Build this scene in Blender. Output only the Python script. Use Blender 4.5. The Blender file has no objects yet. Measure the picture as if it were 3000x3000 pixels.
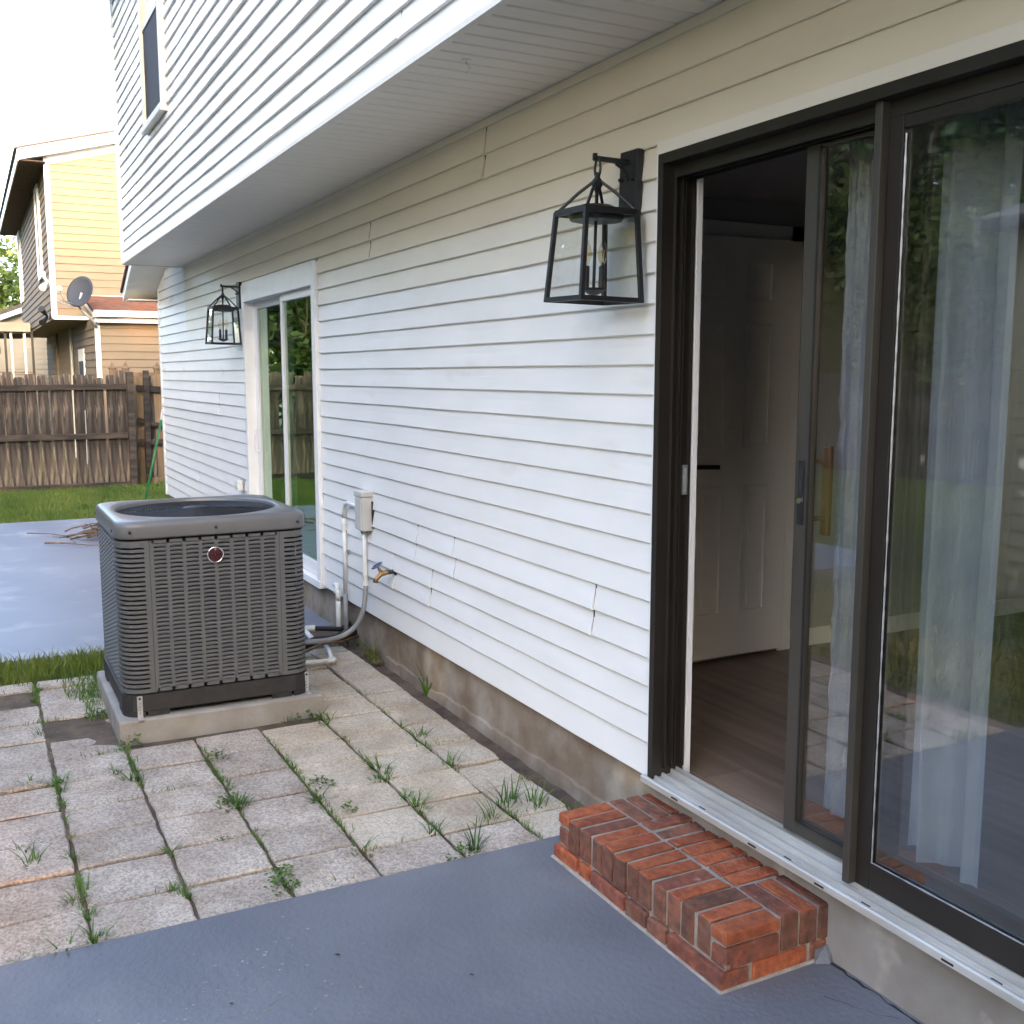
import bpy, math, random
import numpy as np
from mathutils import Vector, Matrix, noise

rad = math.radians
rnd = random.Random(7)
SC = bpy.context.scene
COL = SC.collection

# ------------------------------------------------------------------ camera
CAM = (0.0, -2.069, 1.6656)
cd = bpy.data.cameras.new('camera'); cam = bpy.data.objects.new('camera', cd); COL.objects.link(cam)
cd.sensor_width = 36; cd.lens = 36.689; cd.clip_start = 0.05; cd.clip_end = 400
_r = (0.46142990, 0.88717666, 0.00013751); _u = (-0.11640233, 0.06038842, 0.99136458); _f = (-0.87950722, 0.45746127, -0.13113445)
cam.matrix_world = Matrix(((_r[0], _u[0], -_f[0], CAM[0]), (_r[1], _u[1], -_f[1], CAM[1]), (_r[2], _u[2], -_f[2], CAM[2]), (0, 0, 0, 1)))
SC.camera = cam

# ------------------------------------------------------------------ sky, sun, exposure
SUN_AZ, SUN_EL = -12.0, 10.0           # azimuth from +X towards +Y, elevation
SUN_DIR = (math.cos(rad(SUN_EL)) * math.cos(rad(SUN_AZ)), math.cos(rad(SUN_EL)) * math.sin(rad(SUN_AZ)), math.sin(rad(SUN_EL)))
wd = bpy.data.worlds.new('World'); SC.world = wd; wd.use_nodes = True
wn = wd.node_tree.nodes; wl = wd.node_tree.links
sky = wn.new('ShaderNodeTexSky'); sky.sky_type = 'NISHITA'; sky.sun_disc = False
sky.sun_elevation = rad(SUN_EL); sky.sun_rotation = rad(90 - SUN_AZ)
sky.air_density = 0.55; sky.dust_density = 3.2; sky.ozone_density = 0.15; sky.altitude = 0
wl.new(sky.outputs[0], wn['Background'].inputs[0]); wn['Background'].inputs[1].default_value = 0.15
sd = bpy.data.lights.new('sun', 'SUN'); sun = bpy.data.objects.new('sun', sd); COL.objects.link(sun)
sd.energy = 2.0; sd.angle = rad(0.5); sd.color = (0.20, 0.090, 0.026)
sun.rotation_euler = Vector(SUN_DIR).to_track_quat('Z', 'Y').to_euler(); sun.location = (10, -6, 12)
SC.view_settings.view_transform = 'Standard'; SC.view_settings.look = 'None'
SC.view_settings.gamma = 1; SC.view_settings.use_curve_mapping = False
SC.view_settings.exposure = 4.0
try:
    SC.cycles.max_bounces = 10; SC.cycles.transparent_max_bounces = 16; SC.cycles.caustics_reflective = False; SC.cycles.caustics_refractive = False
except Exception:
    pass

# ------------------------------------------------------------------ materials
def ramp(nt, stops):
    r = nt.nodes.new('ShaderNodeValToRGB'); e = r.color_ramp.elements
    while len(e) > 1: e.remove(e[-1])
    e[0].position = stops[0][0]; e[0].color = (*stops[0][1], 1)
    for p, c in stops[1:]:
        n = e.new(p); n.color = (*c, 1)
    return r

def mat(name, c1, c2=None, scale=4.0, rough=0.6, bump=0.0, bscale=60.0, detail=4.0, stretch=(1, 1, 1), vary=0.0, metal=0.0, spec=0.5, lo=0.35, hi=0.65, c3=None, s3=30.0, lo3=0.6, hi3=0.7, bdist=0.01, trans=0.0, coat=0.0, voro=None, blotch=None):
    m = bpy.data.materials.new(name); m.use_nodes = True
    nt = m.node_tree; N = nt.nodes; L = nt.links; b = N['Principled BSDF']
    b.inputs['Roughness'].default_value = rough; b.inputs['Metallic'].default_value = metal
    b.inputs['Specular IOR Level'].default_value = spec; b.inputs['Coat Weight'].default_value = coat
    tc = N.new('ShaderNodeTexCoord'); mp = N.new('ShaderNodeMapping'); mp.inputs['Scale'].default_value = stretch
    L.new(tc.outputs['Object'], mp.inputs[0])
    def nz(s, d=detail):
        n = N.new('ShaderNodeTexNoise'); n.inputs['Scale'].default_value = s; n.inputs['Detail'].default_value = d
        L.new(mp.outputs[0], n.inputs['Vector']); return n.outputs['Fac']
    if c2 is None:
        rgb = N.new('ShaderNodeRGB'); rgb.outputs[0].default_value = (*c1, 1); col = rgb.outputs[0]
    else:
        r = ramp(nt, [(lo, c1), (hi, c2)]); L.new(nz(scale), r.inputs[0]); col = r.outputs[0]
    if c3 is not None:
        r = ramp(nt, [(lo3, (0, 0, 0)), (hi3, (1, 1, 1))]); L.new(nz(s3), r.inputs[0])
        mx = N.new('ShaderNodeMixRGB'); L.new(r.outputs[0], mx.inputs[0]); L.new(col, mx.inputs[1]); mx.inputs[2].default_value = (*c3, 1); col = mx.outputs[0]
    if voro is not None:          # speckled aggregate: (scale, dark factor, light factor)
        v = N.new('ShaderNodeTexVoronoi'); v.inputs['Scale'].default_value = voro[0]; L.new(mp.outputs[0], v.inputs['Vector'])
        sp = N.new('ShaderNodeSeparateColor'); L.new(v.outputs['Color'], sp.inputs[0])
        r = ramp(nt, [(0.0, (voro[1],) * 3), (0.5, (1.0, 1.0, 1.0)), (1.0, (voro[2],) * 3)]); L.new(sp.outputs[0], r.inputs[0])
        mx = N.new('ShaderNodeMixRGB'); mx.blend_type = 'MULTIPLY'; mx.inputs[0].default_value = 1; L.new(col, mx.inputs[1]); L.new(r.outputs[0], mx.inputs[2]); col = mx.outputs[0]
    if blotch is not None:        # broad weathering stains: (scale, tint)
        r = ramp(nt, [(0.38, blotch[1]), (0.62, (1, 1, 1))]); L.new(nz(blotch[0], 7), r.inputs[0])
        mx = N.new('ShaderNodeMixRGB'); mx.blend_type = 'MULTIPLY'; mx.inputs[0].default_value = 1; L.new(col, mx.inputs[1]); L.new(r.outputs[0], mx.inputs[2]); col = mx.outputs[0]
    if vary > 0:
        oi = N.new('ShaderNodeObjectInfo'); mr = N.new('ShaderNodeMapRange'); L.new(oi.outputs['Random'], mr.inputs[0])
        mr.inputs[3].default_value = 1 - vary; mr.inputs[4].default_value = 1 + vary
        mx = N.new('ShaderNodeVectorMath'); mx.operation = 'SCALE'; L.new(col, mx.inputs[0]); L.new(mr.outputs[0], mx.inputs['Scale']); col = mx.outputs[0]
    L.new(col, b.inputs['Base Color'])
    if bump > 0:
        bp = N.new('ShaderNodeBump'); bp.inputs['Strength'].default_value = bump; bp.inputs['Distance'].default_value = bdist
        L.new(nz(bscale, 3), bp.inputs['Height']); L.new(bp.outputs[0], b.inputs['Normal'])
    if trans > 0:
        tr = N.new('ShaderNodeBsdfTranslucent'); L.new(col, tr.inputs[0]); ms = N.new('ShaderNodeMixShader'); ms.inputs[0].default_value = trans
        out = N['Material Output']; L.new(b.outputs[0], ms.inputs[1]); L.new(tr.outputs[0], ms.inputs[2]); L.new(ms.outputs[0], out.inputs[0])
    return m

def glass_mat(name, tint=(0.86, 0.9, 0.88), boost=1.7, wob=0.0, wscale=3.0, refl=(1, 1, 1)):
    m = bpy.data.materials.new(name); m.use_nodes = True
    nt = m.node_tree; N = nt.nodes; L = nt.links; N.remove(N['Principled BSDF'])
    tr = N.new('ShaderNodeBsdfTransparent'); tr.inputs[0].default_value = (*tint, 1)
    gl = N.new('ShaderNodeBsdfGlossy'); gl.inputs['Roughness'].default_value = 0.005; gl.inputs[0].default_value = (*refl, 1)
    fr = N.new('ShaderNodeFresnel'); ge = N.new('ShaderNodeNewGeometry'); io = N.new('ShaderNodeMapRange')   # same reflectance from either side of the pane
    io.inputs[3].default_value = 1.5; io.inputs[4].default_value = 1 / 1.5; L.new(ge.outputs['Backfacing'], io.inputs[0]); L.new(io.outputs[0], fr.inputs[0])
    mu = N.new('ShaderNodeMath'); mu.operation = 'MULTIPLY'; mu.use_clamp = True; mu.inputs[1].default_value = boost; L.new(fr.outputs[0], mu.inputs[0])
    mx = N.new('ShaderNodeMixShader'); L.new(mu.outputs[0], mx.inputs[0]); L.new(tr.outputs[0], mx.inputs[1]); L.new(gl.outputs[0], mx.inputs[2])
    L.new(mx.outputs[0], N['Material Output'].inputs[0])
    if wob > 0:
        tc = N.new('ShaderNodeTexCoord'); n = N.new('ShaderNodeTexNoise'); n.inputs['Scale'].default_value = wscale; n.inputs['Detail'].default_value = 1
        L.new(tc.outputs['Object'], n.inputs['Vector']); bp = N.new('ShaderNodeBump'); bp.inputs['Strength'].default_value = wob; bp.inputs['Distance'].default_value = 0.02
        L.new(n.outputs['Fac'], bp.inputs['Height']); L.new(bp.outputs[0], gl.inputs['Normal'])
    return m

M = {}
M['siding'] = mat('vinyl_white', (0.80, 0.80, 0.79), (0.76, 0.76, 0.74), 2.2, 0.42, 0.05, 130, stretch=(1, 1, 3), c3=(0.60, 0.56, 0.48), s3=1.7, lo3=0.64, hi3=0.86)
M['siding_cream'] = mat('vinyl_cream', (0.74, 0.685, 0.565), (0.70, 0.645, 0.525), 2.2, 0.45, 0.05, 130, stretch=(1, 1, 3))
M['siding_mid'] = mat('vinyl_light_cream', (0.775, 0.745, 0.67), (0.74, 0.705, 0.62), 2.2, 0.43, 0.05, 130, stretch=(1, 1, 3))
M['siding_up'] = mat('vinyl_white_upper', (0.80, 0.80, 0.80), (0.77, 0.77, 0.77), 2.0, 0.40, 0.05, 130)
M['soffit'] = mat('vinyl_soffit', (0.78, 0.745, 0.67), (0.73, 0.695, 0.625), 3, 0.5)
M['trim'] = mat('white_trim', (0.80, 0.80, 0.79), (0.76, 0.76, 0.74), 6, 0.4)
M['pvc'] = mat('white_pvc', (0.74, 0.74, 0.72), (0.66, 0.66, 0.62), 9, 0.35)
M['dark'] = mat('dark_gap', (0.02, 0.02, 0.02), rough=0.9)
M['foundation'] = mat('foundation_concrete', (0.32, 0.285, 0.24), (0.21, 0.165, 0.125), 3.4, 0.85, 0.5, 26, detail=7, c3=(0.42, 0.36, 0.28), s3=2.3, lo3=0.56, hi3=0.68, blotch=(5.5, (0.70, 0.62, 0.54)))
M['sill_wall'] = mat('painted_concrete', (0.33, 0.32, 0.31), (0.25, 0.235, 0.215), 4, 0.8, 0.45, 9, detail=6, c3=(0.44, 0.42, 0.39), s3=5, lo3=0.62, hi3=0.7, blotch=(3.0, (0.74, 0.70, 0.65)))
M['slab'] = mat('blue_grey_paint', (0.132, 0.141, 0.166), (0.156, 0.165, 0.19), 1.6, 0.6, 0.9, 55, detail=6, c3=(0.185, 0.19, 0.208), s3=3.1, lo3=0.54, hi3=0.8, bdist=0.004, blotch=(2.1, (0.86, 0.86, 0.87)))
M['slab_far'] = mat('worn_blue_paint', (0.145, 0.16, 0.20), (0.20, 0.212, 0.25), 0.9, 0.5, 0.2, 60, detail=7, c3=(0.27, 0.272, 0.30), s3=2.3, lo3=0.55, hi3=0.72, bdist=0.004)
M['paver'] = mat('aggregate_paver', (0.50, 0.435, 0.37), (0.40, 0.347, 0.298), 5, 0.9, 0.75, 110, detail=6, vary=0.10, c3=(0.50, 0.44, 0.36), s3=3.2, lo3=0.64, hi3=0.72, voro=(125, 0.66, 1.26), bdist=0.008, blotch=(4.2, (0.76, 0.72, 0.68)))
M['paver_smooth'] = mat('smooth_paver', (0.53, 0.465, 0.375), (0.43, 0.375, 0.305), 4, 0.88, 0.4, 80, detail=6, vary=0.08, c3=(0.30, 0.24, 0.17), s3=2.6, lo3=0.62, hi3=0.8, voro=(130, 0.76, 1.18), bdist=0.004, blotch=(3.4, (0.80, 0.75, 0.68)))
M['soil'] = mat('soil', (0.062, 0.044, 0.031), (0.125, 0.088, 0.060), 9, 0.95, 0.9, 45, detail=8, c3=(0.15, 0.11, 0.07), s3=34, lo3=0.62, hi3=0.7)
M['ground'] = mat('lawn_ground', (0.085, 0.10, 0.028), (0.14, 0.14, 0.04), 1.3, 0.95, 0.6, 25, detail=8, c3=(0.20, 0.15, 0.06), s3=0.7, lo3=0.52, hi3=0.7)
M['grass'] = mat('grass_blades', (0.075, 0.135, 0.018), (0.15, 0.20, 0.03), 1.5, 0.6, trans=0.3, c3=(0.22, 0.20, 0.06), s3=3, lo3=0.62, hi3=0.72)
M['weed'] = mat('weed_green', (0.05, 0.13, 0.015), (0.11, 0.20, 0.03), 18, 0.55, trans=0.3, vary=0.25)
M['weed_dry'] = mat('weed_dry', (0.16, 0.17, 0.04), (0.28, 0.22, 0.09), 14, 0.7, trans=0.2, vary=0.2)
M['weed_dark'] = mat('weed_dark', (0.02, 0.07, 0.015), (0.05, 0.12, 0.02), 20, 0.5, trans=0.2, vary=0.15)
M['bronze'] = mat('bronze_aluminium', (0.030, 0.026, 0.022), (0.040, 0.035, 0.030), 3, 0.38, metal=0.35)
M['bronze2'] = mat('weathered_bronze', (0.075, 0.068, 0.058), (0.10, 0.09, 0.075), 5, 0.42, metal=0.5, stretch=(1, 1, .3))
M['alu'] = mat('mill_aluminium', (0.62, 0.61, 0.58), (0.48, 0.465, 0.43), 12, 0.42, metal=0.35, stretch=(.3, 1, 1))
M['black'] = mat('black_metal', (0.012, 0.012, 0.014), (0.018, 0.018, 0.02), 30, 0.45, bump=0.1, bscale=200)
M['glass'] = glass_mat('door_glass', (0.97, 0.98, 0.97), 2.2, 0.012, 2.0)
M['glass_far'] = glass_mat('far_door_glass', (0.66, 0.76, 0.72), 2.0, 0.03, 3.0, (0.74, 0.90, 0.74))
M['glass_clear'] = glass_mat('lantern_glass', (0.95, 0.96, 0.95), 1.7)
M['glass_up'] = glass_mat('window_glass', (0.55, 0.6, 0.62), 3.0)
M['bulb'] = glass_mat('bulb_glass', (0.93, 0.90, 0.82), 1.5)
M['filament'] = mat('filament_brass', (0.75, 0.55, 0.2), rough=0.3)
M['ac'] = mat('grey_enamel', (0.098, 0.101, 0.104), (0.108, 0.110, 0.113), 8, 0.5, bump=0.04, bscale=300, spec=0.5)
M['ac_top'] = mat('grey_enamel_cover', (0.118, 0.120, 0.123), (0.128, 0.130, 0.132), 8, 0.36, spec=0.5)
M['ac_dark'] = mat('coil_black', (0.012, 0.012, 0.013), (0.02, 0.02, 0.02), 90, 0.8)
M['ac_base'] = mat('black_base_pan', (0.016, 0.016, 0.018), (0.026, 0.025, 0.025), 20, 0.55, bump=0.1, bscale=220)
M['grille'] = mat('black_wire', (0.012, 0.012, 0.014), rough=0.55, spec=0.3)
M['galv'] = mat('galvanised', (0.50, 0.51, 0.52), (0.38, 0.39, 0.40), 40, 0.4, metal=0.6)
M['chrome'] = mat('chrome', (0.75, 0.75, 0.75), rough=0.15, metal=1.0)
M['badge'] = mat('badge_maroon', (0.085, 0.010, 0.020), (0.04, 0.007, 0.012), 30, 0.25)
M['badge_text'] = mat('badge_black', (0.004, 0.004, 0.004), rough=0.4)
M['pad'] = mat('pad_concrete', (0.34, 0.33, 0.315), (0.26, 0.25, 0.238), 4, 0.85, 0.3, 60, detail=6, c3=(0.26, 0.23, 0.19), s3=2.5, lo3=0.6, hi3=0.8, blotch=(6, (0.8, 0.77, 0.72)))
M['brick'] = mat('orange_brick', (0.40, 0.115, 0.045), (0.30, 0.075, 0.033), 14, 0.92, 0.9, 75, detail=8, vary=0.16, c3=(0.13, 0.06, 0.045), s3=9, lo3=0.62, hi3=0.72, bdist=0.007, blotch=(38, (0.66, 0.62, 0.60)))
M['brick_dark'] = mat('flashed_brick', (0.17, 0.085, 0.058), (0.235, 0.09, 0.055), 16, 0.92, 0.9, 75, detail=8, vary=0.2, c3=(0.26, 0.17, 0.125), s3=17, lo3=0.64, hi3=0.76, bdist=0.007, blotch=(32, (0.66, 0.62, 0.60)))
M['brick_mid'] = mat('red_brick', (0.27, 0.085, 0.05), (0.17, 0.068, 0.048), 13, 0.92, 0.9, 75, detail=8, vary=0.16, c3=(0.30, 0.20, 0.15), s3=21, lo3=0.64, hi3=0.74, bdist=0.007, blotch=(35, (0.68, 0.62, 0.60)))
M['mortar'] = mat('mortar', (0.35, 0.32, 0.28), (0.24, 0.215, 0.185), 20, 0.95, 0.6, 120, detail=6)
M['wood'] = mat('weathered_wood', (0.018, 0.014, 0.012), (0.092, 0.072, 0.055), 3.4, 0.9, 0.6, 30, detail=9, stretch=(5, 5, .55), vary=0.25, lo=.40, hi=.62, c3=(0.20, 0.155, 0.115), s3=5.2, lo3=0.56, hi3=0.70)
M['wood_dark'] = mat('dark_weathered_wood', (0.018, 0.014, 0.012), (0.055, 0.040, 0.030), 3.0, 0.9, 0.6, 30, detail=9, stretch=(5, .8, 5), vary=0.25, lo=.40, hi=.62)
M['wood_new'] = mat('tan_wood', (0.22, 0.15, 0.085), (0.13, 0.085, 0.05), 3, 0.9, 0.5, 30, detail=7, stretch=(4, 4, .5), vary=0.15)
M['floor'] = mat('laminate_floor', (0.25, 0.175, 0.13), (0.16, 0.108, 0.078), 3.0, 0.38, 0.05, 40, detail=6, stretch=(.5, 6, 1), vary=0.18)
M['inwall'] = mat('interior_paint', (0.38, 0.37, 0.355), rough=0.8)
M['indoor'] = mat('white_interior_door', (0.80, 0.795, 0.785), rough=0.5)
M['curtain'] = mat('grey_blue_curtain', (0.56, 0.60, 0.70), (0.50, 0.54, 0.64), 12, 0.85, 0.2, 300, trans=0.2)
M['curtain_b'] = mat('grey_lilac_curtain', (0.30, 0.305, 0.345), (0.25, 0.255, 0.29), 12, 0.45, 0.5, 60, trans=0.15)
M['film'] = glass_mat('plastic_film', (0.97, 0.97, 0.98), 0.8, 0.4, 14.0)
M['wood_handle'] = mat('varnished_wood', (0.15, 0.07, 0.03), (0.10, 0.045, 0.02), 20, 0.4, stretch=(1, 1, .2))
M['brass'] = mat('old_brass', (0.32, 0.21, 0.09), (0.20, 0.13, 0.06), 40, 0.4, metal=0.7)
M['blue_wheel'] = mat('blue_enamel', (0.02, 0.05, 0.16), (0.03, 0.07, 0.20), 30, 0.4)
M['greywhip'] = mat('grey_conduit', (0.30, 0.31, 0.32), (0.25, 0.26, 0.27), 20, 0.45)
M['box'] = mat('beige_grey_box', (0.56, 0.55, 0.51), (0.50, 0.49, 0.45), 10, 0.45)
M['foam'] = mat('black_foam', (0.012, 0.012, 0.012), (0.02, 0.02, 0.02), 30, 0.85)
M['green_pole'] = mat('green_plastic', (0.015, 0.16, 0.045), rough=0.35)
M['twig'] = mat('dry_twig', (0.20, 0.14, 0.09), (0.10, 0.07, 0.045), 20, 0.9, vary=0.3)
M['nb'] = mat('tan_vinyl', (0.238, 0.182, 0.124), (0.220, 0.168, 0.115), 3, 0.7, spec=0.12)
M['nb_shade'] = M['nb']
M['nb_pale'] = mat('pale_vinyl', (0.36, 0.33, 0.28), (0.33, 0.30, 0.255), 3, 0.7, spec=0.15)
M['shingle'] = mat('brown_shingle', (0.19, 0.07, 0.035), (0.10, 0.045, 0.028), 8, 0.9, 0.5, 30, detail=6, stretch=(1, 1, 1))
M['shingle_grey'] = mat('grey_shingle', (0.10, 0.09, 0.085), (0.06, 0.055, 0.05), 8, 0.9, 0.5, 30)
M['dish'] = mat('dish_grey', (0.045, 0.052, 0.066), rough=0.7, spec=0.2)
M['dish_arm'] = mat('dish_arm_grey', (0.30, 0.29, 0.27), rough=0.5)
M['screen'] = mat('window_screen', (0.022, 0.02, 0.028), rough=0.7)
M['leaf'] = mat('leaf_green', (0.035, 0.075, 0.012), (0.10, 0.145, 0.024), 0.9, 0.55, trans=0.35, detail=3)
M['leaf_b'] = mat('leaf_yellow_green', (0.06, 0.10, 0.014), (0.15, 0.17, 0.03), 0.8, 0.55, trans=0.35, detail=3)
M['bark'] = mat('bark', (0.10, 0.07, 0.05), (0.05, 0.035, 0.025), 6, 0.95, 0.8, 20, stretch=(3, 3, .6))
M['shed'] = mat('olive_vinyl', (0.50, 0.46, 0.32), (0.45, 0.41, 0.28), 3, 0.5)

# ------------------------------------------------------------------ building helpers
ORG = {}
def org(o): return ORG.get(o, Vector((0, 0, 0)))

def tag(o, label=None, cat=None, group=None, kind=None):
    if label: o['label'] = label
    if cat: o['category'] = cat
    if group: o['group'] = group
    if kind: o['kind'] = kind
    return o

def thing(name, loc, label, cat, group=None):
    o = bpy.data.objects.new(name, None); COL.objects.link(o); o.location = loc; o.empty_display_size = 0.1
    ORG[o] = Vector(loc); return tag(o, label, cat, group)

class MB:
    def __init__(s): s.v = []; s.f = []; s.m = []; s.mi = 0
    def add(s, vs, fs):
        n = len(s.v); s.v += [tuple(p) for p in vs]
        for f in fs: s.f.append(tuple(i + n for i in f)); s.m.append(s.mi)
        return s
    def box(s, x0, x1, y0, y1, z0, z1):
        return s.add([(x0, y0, z0), (x1, y0, z0), (x1, y1, z0), (x0, y1, z0), (x0, y0, z1), (x1, y0, z1), (x1, y1, z1), (x0, y1, z1)],
                     [(0, 3, 2, 1), (4, 5, 6, 7), (0, 1, 5, 4), (1, 2, 6, 5), (2, 3, 7, 6), (3, 0, 4, 7)])
    def chamfer(s, x0, x1, y0, y1, z0, z1, c, jit=0, rg=None):   # box whose top edges are chamfered
        j = (lambda: rg.uniform(-jit, jit)) if rg else (lambda: 0)
        q = [(x0 + j(), y0 + j()), (x1 + j(), y0 + j()), (x1 + j(), y1 + j()), (x0 + j(), y1 + j())]
        sx = [1, -1, -1, 1]; sy = [1, 1, -1, -1]
        dz = [j() * .6 for _ in range(4)]
        vs = [(a, b, z0) for a, b in q] + [(a, b, z1 - c + d) for (a, b), d in zip(q, dz)] + [(a + sx[i] * c, b + sy[i] * c, z1 + dz[i]) for i, (a, b) in enumerate(q)]
        fs = [(8, 9, 10, 11)]
        for i in range(4):
            k = (i + 1) % 4; fs += [(i, k, 4 + k, 4 + i), (4 + i, 4 + k, 8 + k, 8 + i)]
        return s.add(vs, fs)
    def tube(s, pts, r, n=8, caps=True):
        pts = [Vector(p) for p in pts]; rs = r if isinstance(r, (list, tuple)) else [r] * len(pts)
        vs = []; fs = []; up = None
        for i, p in enumerate(pts):
            t = (pts[min(i + 1, len(pts) - 1)] - pts[max(i - 1, 0)]).normalized()
            if up is None: up = t.orthogonal().normalized()
            up = (up - t * up.dot(t)); up = up.normalized() if up.length > 1e-6 else t.orthogonal().normalized()
            w = t.cross(up)
            for k in range(n):
                a = 2 * math.pi * k / n; vs.append(p + (up * math.cos(a) + w * math.sin(a)) * rs[i])
        for i in range(len(pts) - 1):
            for k in range(n):
                a, b = i * n + k, i * n + (k + 1) % n; fs.append((a, b, b + n, a + n))
        if caps: fs.append(tuple(range(n - 1, -1, -1))); fs.append(tuple((len(pts) - 1) * n + k for k in range(n)))
        return s.add(vs, fs)
    def bar(s, a, b, w, h=None):      # square bar from a to b
        h = h or w; a = Vector(a); b = Vector(b); t = (b - a).normalized()
        u = Vector((0, 0, 1)) if abs(t.z) < .9 else Vector((0, 1, 0))
        p = t.cross(u).normalized(); q = p.cross(t)
        vs = [c + p * (i * w / 2) + q * (j * h / 2) for c in (a, b) for i, j in ((-1, -1), (1, -1), (1, 1), (-1, 1))]
        return s.add(vs, [(0, 1, 2, 3)[::-1], (4, 5, 6, 7), (0, 1, 5, 4), (1, 2, 6, 5), (2, 3, 7, 6), (3, 0, 4, 7)])
    def lathe(s, prof, c, n=24, axis='Z'):
        vs = []; fs = []; c = Vector(c)
        for r, h in prof:
            for k in range(n):
                a = 2 * math.pi * k / n; x, y = r * math.cos(a), r * math.sin(a)
                d = {'Z': (x, y, h), 'Y': (x, h, y), 'X': (h, x, y)}[axis]; vs.append(c + Vector(d))
        for i in range(len(prof) - 1):
            for k in range(n):
                a, b = i * n + k, i * n + (k + 1) % n; fs.append((a, b, b + n, a + n))
        fs.append(tuple(range(n - 1, -1, -1))); fs.append(tuple((len(prof) - 1) * n + k for k in range(n)))
        return s.add(vs, fs)
    def prism(s, poly, axis, a, b):   # 2-D polygon extruded along an axis; poly in the other two axes' order
        n = len(poly)
        def P(p, t): return {'X': (t, p[0], p[1]), 'Y': (p[0], t, p[1]), 'Z': (p[0], p[1], t)}[axis]
        vs = [P(p, a) for p in poly] + [P(p, b) for p in poly]
        fs = [tuple(range(n))[::-1], tuple(range(n, 2 * n))] + [(i, (i + 1) % n, n + (i + 1) % n, n + i) for i in range(n)]
        return s.add(vs, fs)
    def build(s, name, m, parent=None, smooth=False, bevel=0, loc=None, label=None, segs=2):
        o0 = org(parent) if parent else Vector((0, 0, 0))
        if parent is None and loc is not None: o0 = Vector(loc)
        me = bpy.data.meshes.new(name); me.from_pydata([(x - o0.x, y - o0.y, z - o0.z) for x, y, z in s.v], [], s.f)
        ms = m if isinstance(m, (list, tuple)) else [m]
        for q in ms: me.materials.append(q)
        if len(ms) > 1: me.polygons.foreach_set('material_index', s.m)
        if smooth: me.polygons.foreach_set('use_smooth', [True] * len(me.polygons))
        me.update()
        o = bpy.data.objects.new(name, me); COL.objects.link(o)
        if parent: o.parent = parent
        elif loc is not None: o.location = loc
        ORG[o] = o0
        if bevel:
            bm = o.modifiers.new('bevel', 'BEVEL'); bm.width = bevel; bm.segments = segs; bm.limit_method = 'ANGLE'
        if label: o['label'] = label
        return o

def npmesh(name, V, F, m, smooth=False):      # V (n,3), F (k,3 or 4) arrays
    me = bpy.data.meshes.new(name); k = F.shape[1]
    me.vertices.add(len(V)); me.vertices.foreach_set('co', V.astype(np.float32).ravel())
    me.loops.add(F.size); me.loops.foreach_set('vertex_index', F.astype(np.int32).ravel())
    me.polygons.add(len(F)); me.polygons.foreach_set('loop_start', np.arange(0, F.size, k, dtype=np.int32))
    me.materials.append(m); me.update(calc_edges=True); me.validate()
    return me

def link(name, me, parent=None, loc=(0, 0, 0)):
    o = bpy.data.objects.new(name, me); COL.objects.link(o); o.location = loc
    if parent: o.parent = parent
    return o

def copy_tree(o, parent=None):
    c = o.copy(); COL.objects.link(c)
    if parent: c.parent = parent
    for ch in list(o.children): copy_tree(ch, c)
    return c

# one course of lap siding; (ax, ay)->(bx, by) runs along the wall, out = outward normal
def plank(ax, ay, bx, by, out, zb, h, m, parent, wav=0.003, thick=0.014, step=0.16, seed=0.0, flare=(0, 0), name='siding_plank', mb=None):
    L = math.hypot(bx - ax, by - ay); n = max(1, min(90, int(L / step))); vs = []; fs = []
    for i in range(n + 1):
        t = i / n; x = ax + (bx - ax) * t; y = ay + (by - ay) * t; d = t * L
        w = noise.noise(Vector((x * 0.9 + seed, y * 0.9, zb * 1.1))) * wav + noise.noise(Vector((x * 3.1, y * 3.1 + seed, zb * 5))) * wav * .5
        wz = noise.noise(Vector((x * 1.3 + 7, y * 1.3 + seed, zb * 2.3))) * wav * 0.55
        fl = flare[0] * math.exp(-d / .05) + flare[1] * math.exp(-(L - d) / .05)
        for o_, z_ in ((0.002, zb + h + .004), (thick * .45 + w * .7, zb + h * .62), (thick + w + fl, zb + wz + .004), (thick + w + fl - .003, zb + wz), (0.0, zb + wz + .002)):
            vs.append((x + out[0] * o_, y + out[1] * o_, z_))
    for i in range(n):
        for k in range(4):
            a = i * 5 + k; fs.append((a, a + 1, a + 6, a + 5))
    fs.append((0, 4, 3, 2, 1)); b = n * 5; fs.append((b, b + 1, b + 2, b + 3, b + 4))
    # orient outward
    p0, p1, p2 = Vector(vs[0]), Vector(vs[1]), Vector(vs[6])
    if (p1 - p0).cross(p2 - p1).dot(Vector((out[0], out[1], 0))) < 0: fs = [f[::-1] for f in fs]
    if mb is not None: mb.add(vs, fs); return None
    return MB().add(vs, fs).build(name, m, parent)

# ------------------------------------------------------------------ ground, slabs, pavers
def structure(mb, name, m, bevel=0, smooth=False):
    o = mb.build(name, m, None, smooth=smooth, bevel=bevel); return tag(o, kind='structure')

structure(MB().box(-150, 150, -150, 150, -0.5, -0.1), 'ground', M['ground'])
fs_ = MB().box(-3.11, 6, -4.6, 0.045, -0.4, 0.012)
structure(fs_, 'patio_slab', M['slab'], bevel=0.008)
structure(MB().box(-12.95, -6.62, -5.2, 0.045, -0.4, 0.0), 'far_patio_slab', M['slab_far'], bevel=0.008)
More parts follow.
